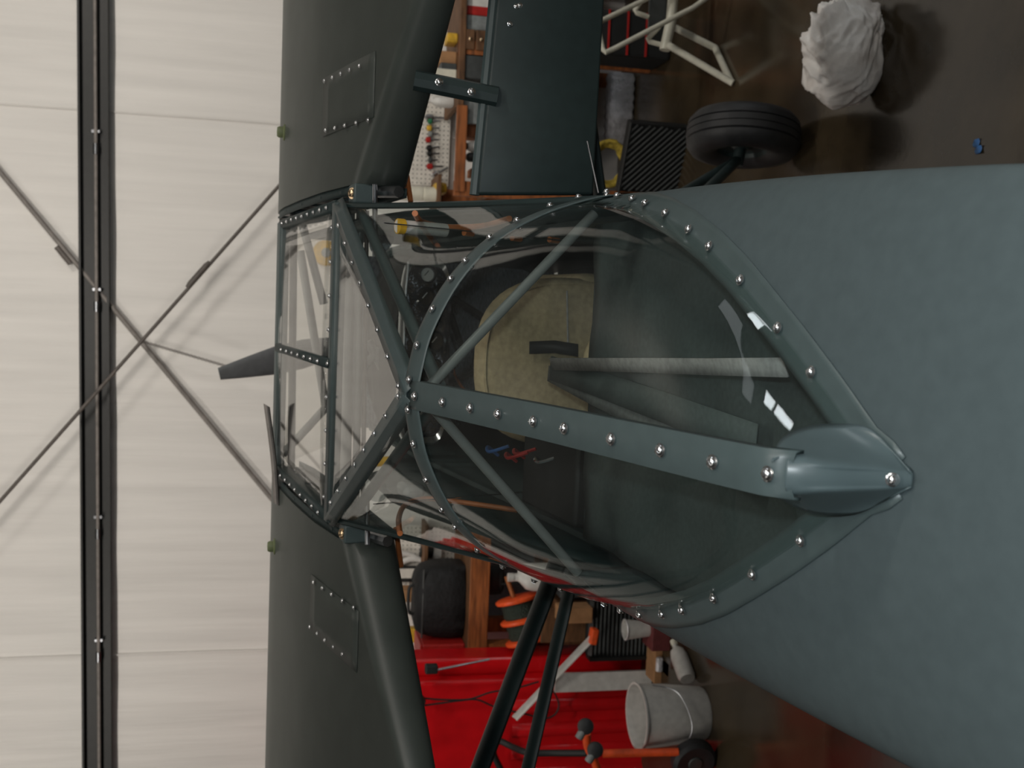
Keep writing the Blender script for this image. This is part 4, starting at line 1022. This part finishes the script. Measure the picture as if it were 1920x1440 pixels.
wbox('drawer_unit', (870, 94, 926, 58), 3.74, 0.30, PLY, 'brown wooden drawer unit on the middle shelf', 'drawers', zb=SB, extra=drawers)
wbox('parts_box', (870, 55, 926, 32), 3.76, 0.26, GREYP, 'light grey parts box next to the brown drawers', 'box', zb=SB)
wbox('tool_box', (870, 26, 926, 13), 3.76, 0.20, REDD, 'narrow red tool box on the middle shelf', 'box', zb=SB)
wbox('white_carton', (870, 11, 926, -14), 3.76, 0.24, WHITE, 'white carton on the middle shelf beside the red tool box', 'box', zb=SB)
wbox('dark_crate', (870, 146, 926, 104), 3.74, 0.28, DGREY, 'dark grey crate on the middle shelf', 'crate', zb=SB)
wbox('paper_stack', (858, 103, 862, 97), 3.76, 0.24, WHITE, 'flat pale sheet pile on the brown drawers', 'paper', zb=wat(862, 100, 1, 3.76)[2], bevel=0.001) if False else None
def bottle2(t, w, d, h):
    MB().lathe([(0, 0), (w*0.5, 0), (w*0.5, h*0.55), (w*0.3, h*0.8), (w*0.2, h*0.85), (0, h*0.85)], (0, 0, 0), (0, 0, 1), 20).build('body', WHITE, t)
    MB().lathe([(w*0.24, h*0.82), (w*0.24, h), (0, h)], (0, 0, 0), (0, 0, 1), 14).build('cap', BLACK, t)
wbox('bottle', (870, 285, 926, 262), 3.76, 0.1, WHITE, 'white bottle with a black cap on the middle shelf', 'bottle', zb=SB, extra=bottle2)
wbox('spray_can', (870, 301, 926, 287), 3.76, 0.08, BLACK, 'black spray can beside the white bottle', 'can', zb=SB, extra=lambda t, w, d, h: (MB().lathe([(0, 0), (w/2, 0), (w/2, h*0.8), (w*0.3, h*0.88), (0, h*0.88)], (0, 0, 0), (0, 0, 1), 18).build('body', BLACK, t), MB().lathe([(w*0.25, h*0.86), (w*0.25, h), (0, h)], (0, 0, 0), (0, 0, 1), 14).build('cap', WHITE, t)))
wbox('wooden_block', (882, 330, 926, 318), 3.80, 0.12, WOOD, 'upright offcut of orange timber at the shelf end', 'block', zb=SB)
wbox('carton', (870, 256, 926, 234), 3.80, 0.14, mat('rust_card', (0.22, 0.08, 0.03), 0.7), 'rust brown carton between the grey bin and the bottle', 'box', zb=SB)
wbox('rag_bundle', (815, 362, 842, 342), 4.0, 0.14, YEL, 'yellow folded cloth at the end of the top shelf', 'cloth', zb=SA, bevel=0.02)
zr = wat(818, 366, 1, 4.0)[2]
pr_ = wat(790, 362, 1, 4.0)
tag(MB().box((0, 0, -0.01), (0.22, 0.36, 0.02)).build('wall_ledge', PLY, None, smooth=False), 'small brown wall ledge by the right wing root', 'shelf').location = (pr_.x, 4.12, zr)
t = thing('paper_roll', (pr_.x, 4.04, zr), 'cream paper roll standing on a wall ledge by the wing root', 'paper roll')
hr = wat(745, 366, 1, 4.0)[2]-zr
MB().lathe([(0, 0), (0.045, 0), (0.045, hr*0.3), (0.041, hr*0.31), (0.041, hr*0.34), (0.045, hr*0.35), (0.045, hr*0.62), (0.041, hr*0.63), (0.041, hr*0.66), (0.045, hr*0.67), (0.045, hr), (0.015, hr), (0.015, hr*0.9)], (0, 0, 0), (0, 0, 1), 20).build('roll', CREAM, t)
# lower right: foil pack, grille, coil of yellow rope
def foil(t, w, d, h):
    b = MB(); rows = []
    n = 14
    for i in range(n+1):
        x = -w/2+w*i/n; k = 0.9+0.1*(i % 2)
        rows.append([(x, d/2*k*math.copysign(abs(cos(a))**0.5, cos(a)), h/2+h/2*k*math.copysign(abs(sin(a))**0.5, sin(a))) for a in [2*pi*j/16 for j in range(16)]])
    b.grid(rows, True); b.face(rows[0]); b.face(rows[-1]); b.build('wrapper', SILVER, t, ang=70)
    MB().box((-w*0.52, -0.02, h*0.5), (0.05, 0.06, h*0.8)).build('twist_end', SILVER, t, bevel=0.012)
wbox('foil_pack', (1138, 258, 1172, 136), 3.98, 0.12, SILVER, 'long ribbed silver foil pack lying on the floor by the shelving', 'package', zb=0.0, extra=foil)
wbox('heater_grille', (1176, 362, 1246, 228), 3.05, 0.16, BLACK, 'black finned heater grille on the floor behind the right wheel', 'heater', zb=0.0, extra=lambda t, w, d, h: grille(t, w, d, h, 10, 1.1), Yrot=radians(-25))
yc = wat(1140, 308, 1, 3.68)
yr = MB()
for k in range(4):
    R_ = 0.085+0.006*k
    yr.tube([(1.25*R_*cos(2*pi*i/28), -0.012*k+0.006*sin(5*i+k), R_*sin(2*pi*i/28)+0.005*sin(i*1.9+k)) for i in range(28)], 0.013, 7, closed=True)
yr.tube([(0.0, 0.0, 0.10), (0.0, 0.01, SC-yc.z-0.01)], 0.010, 7)
o = yr.build('rope_coil', mat('yellow_rope', (0.34, 0.25, 0.03), 0.75, var=0.25, bump=0.6, bscale=90)); o.location = yc
tag(o, 'coil of yellow rope hung from the lower shelf behind the flap edge', 'rope')
# dark equipment behind the stand
wbox('air_tank', (1118, 100, 1180, 20), 3.40, 0.28, BLACK, 'black box-shaped machine with red lines under the shelving', 'machine', zb=0.0, extra=lambda t, w, d, h: (MB().box((0, 0, h/2), (w, d, h)).build('housing', BLACK, t, smooth=False, bevel=0.02), [MB().box((0, -d/2-0.004, h*f), (w*0.96, 0.012, 0.009)).build('red_line', REDD, t, smooth=False) for f in (0.35, 0.6, 0.85)]))
# ---- white tube stand
Ys = wat(1370, 155, 2, 0.0).y
def sp(x, y, dy=0.0): return wat(x, y, 1, Ys+dy)
o0 = wat(1340, 88, 2, 0.0)
st = thing('tube_stand', Vector((o0.x, o0.y, 0)), 'cream painted tube stand with bent feet on the glossy floor', 'stand')
def S(p): return p-st.location
fa, fb_ = wat(1371, 154, 2, 0.016), wat(1341, 90, 2, 0.016)
MB().tube(catmull([S(sp(1252, 84, 0.10)), S(fa.lerp(sp(1252, 84, 0.1), 0.06)), S(fa), S(fa.lerp(fb_, 0.08))], 3)+[S(fa.lerp(fb_, 0.5)), S(fb_.lerp(fa, 0.1)), S(fb_), S(fb_.lerp(sp(1262, 50, 0.3), 0.06)), S(sp(1262, 50, 0.25))], 0.0165, 12).build('foot_loop', CREAM, st)
MB().tube([S(sp(1246, 94, 0.15)), S(sp(1258, 40, 0.15)), S(sp(1268, -60, 0.15))], 0.026, 14).build('post', CREAM, st)
MB().tube([S(sp(1420, -72, 0.0)), S(sp(1300, 14, 0.0)), S(sp(1150, 92, 0.0)), S(sp(1136, 98, 0.0)), S(sp(1130, 92, 0.01)), S(sp(1122, 55, 0.05)), S(sp(1120, 44, 0.05)), S(sp(1126, 40, 0.06)), S(sp(1200, 4, 0.1)), S(sp(1300, -48, 0.1))], 0.0125, 10).build('hoop_rail', CREAM, st)
MB().tube([S(sp(1208, -6, 0.2)), S(sp(1190, 20, 0.2)), S(sp(1194, 24, 0.2)), S(sp(1216, 32, 0.2))], 0.012, 10).build('small_hook', CREAM, st)
MB().tube([S(sp(1236, 50, 0.17)), S(sp(1214, 74, 0.18)), S(sp(1218, 78, 0.18)), S(sp(1240, 84, 0.16))], 0.012, 10).build('small_hook', CREAM, st)
q0, q1 = sp(1222, -20, 0.2), sp(1242, 78, 0.2)
MB().box(S((q0+q1)/2), (abs(q1.x-q0.x)+0.02, 0.012, 0.09)).build('dark_plate', DGREY, st, smooth=False, bevel=0.003)
# ---- crumpled cloth on the floor
rc0 = wat(1640, 165, 2, 0.0)
bm = bmesh.new(); bmesh.ops.create_icosphere(bm, subdivisions=6, radius=1.0)
from mathutils import noise
for v in bm.verts:
    p = v.co.copy()
    q = p+0.28*Vector((noise.noise(p*1.6+Vector((3, 1, 7))), noise.noise(p*1.6+Vector((9, 4, 2))), noise.noise(p*1.6+Vector((5, 8, 1)))))
    up_ = min(1.0, max(0.12, 0.45+p.x*0.7+p.y*0.2+p.z*0.3))     # loose folds at the far end, a smoother lump at the near end
    a_ = q.x*0.55+q.z*0.75-q.y*0.45
    fold = 0.11*(1-abs(sin(6.5*a_+1.5*noise.noise(p*1.3))))**1.5+0.07*(1-abs(sin(13*(a_+0.35*q.y)+2*noise.noise(p*2.2))))
    fold += 0.13*(1-2.2*abs(noise.noise(q*2.6+Vector((1, 5, 2)))))+0.04*(1-2*abs(noise.noise(q*6)))
    r_ = 0.84+0.14*noise.noise(p*1.1+Vector((2, 2, 2)))+fold*up_*1.4
    v.co = Vector((p.x*0.195*r_, p.y*0.150*r_, max(-0.105, p.z*0.145*r_)))
bm.normal_update()
me = bpy.data.meshes.new('crumpled_cloth'); bm.to_mesh(me); bm.free()
me.polygons.foreach_set('use_smooth', [True]*len(me.polygons))
CLOTH = mat('white_cotton', (0.76, 0.71, 0.67), 0.85, var=0.12, scale=9, bump=0.2, bscale=200, col2=(0.95, 0.94, 0.92))
me.materials.append(CLOTH)
o = bpy.data.objects.new('crumpled_cloth', me); COL.objects.link(o); o.location = Vector((rc0.x+0.10, rc0.y+0.03, 0.105))
tag(o, 'crumpled white cloth bundle lying on the dark glossy floor', 'cloth')
# torn scrap of blue tape
p = wat(1835, 275, 2, 0.0)
t = thing('tape_scrap', Vector((p.x, p.y, 0.0)), 'torn scrap of blue tape on the floor near the fuselage', 'tape')
for k, (dx, dy_, a) in enumerate(((0.012, 0.008, 0.4), (-0.010, -0.006, -0.3))):
    MB().grid([[(dx+0.012*u, dy_+0.014*v, 0.004+0.003*sin(u*3+v*2)) for u in (-1, -0.3, 0.4, 1)] for v in (-1, 0, 1)]).build('tape_piece', mat('blue_tape', (0.08, 0.25, 0.62), 0.5), t, solid=0.001)
# ---- things on a wall shelf in front of the nose, seen through the cabin windows
Z2 = wat(896, 866, 1, 4.05)[2]
pp = wat(800, 866, 1, 4.10)
tag(MB().box((0, 0, -0.012), (0.30, 0.24, 0.024)).build('wall_shelf', PLY, None, smooth=False), 'brown wall shelf beyond the nose of the airplane', 'shelf').location = (pp.x, 4.16, Z2)
t = thing('marker_post', (pp.x, 4.10, Z2), 'short post banded orange, white and red on the wall shelf beyond the nose', 'post')
zz = [0.0, wat(862, 866, 1, 4.1)[2]-Z2, wat(746, 866, 1, 4.1)[2]-Z2, wat(706, 866, 1, 4.1)[2]-Z2]
for z0, z1, m in zip(zz, zz[1:], (REDD, WHITE, YEL)):
    MB().lathe([(0, z0), (0.030, z0), (0.032, z0+0.006), (0.032, z1-0.006), (0.030, z1), (0, z1)], (0, 0, 0), (0, 0, 1), 18).build('band', m, t)
# yellow wall lamp seen through the skylight
p = wat(611, 474, 1, WB-0.06)
t = thing('hazard_lamp', p, 'yellow round hazard lamp on the white wall seen through the skylight', 'lamp')
MB().lathe([(0, 0.02), (0.05, 0.02), (0.075, 0.0), (0.08, -0.04), (0, -0.04)], (0, 0, 0), (0, -1, 0), 24).build('housing', YEL, t)
MB().lathe([(0, 0.05), (0.025, 0.045), (0.03, 0.018)], (0, 0, 0), (0, -1, 0), 18).build('lens', GREYP, t)
# fluorescent housings overhead (behind and above the frame, mirrored in the glass)
LIT = ['hooded dark ceiling light above the left wing tip', 'hooded dark ceiling light above the engine cowl', 'hooded dark ceiling light above the right wing tip',
       'white ceiling fitting behind the left wing', 'white ceiling fitting over the tail, just right of the spine', 'white ceiling fitting by the tall side window',
       'white ceiling fitting by the rear wall, left corner', 'white ceiling fitting by the rear wall, right corner']
for i, (fx, fy, pw_, tl) in enumerate(FIX):
    t = thing('ceiling_light', (fx, fy, CEIL-0.2), LIT[i], 'ceiling light', 'ceiling fluorescents')
    if tl: MB().box((0, -0.09, -0.04), (1.35, 0.03, 0.30)).build('hood', GIRT, t, smooth=False)  # invented shield, out of view, keeps the lamp out of canopy reflections
    MB().box((0, 0, 0.06), (1.35, 0.24, 0.08)).build('housing', GIRT if tl else WHITE, t, smooth=False, bevel=0.01)
    MB().box((0, 0, 0.145), (0.3, 0.06, 0.11)).build('bracket', WHITE, t, smooth=False)
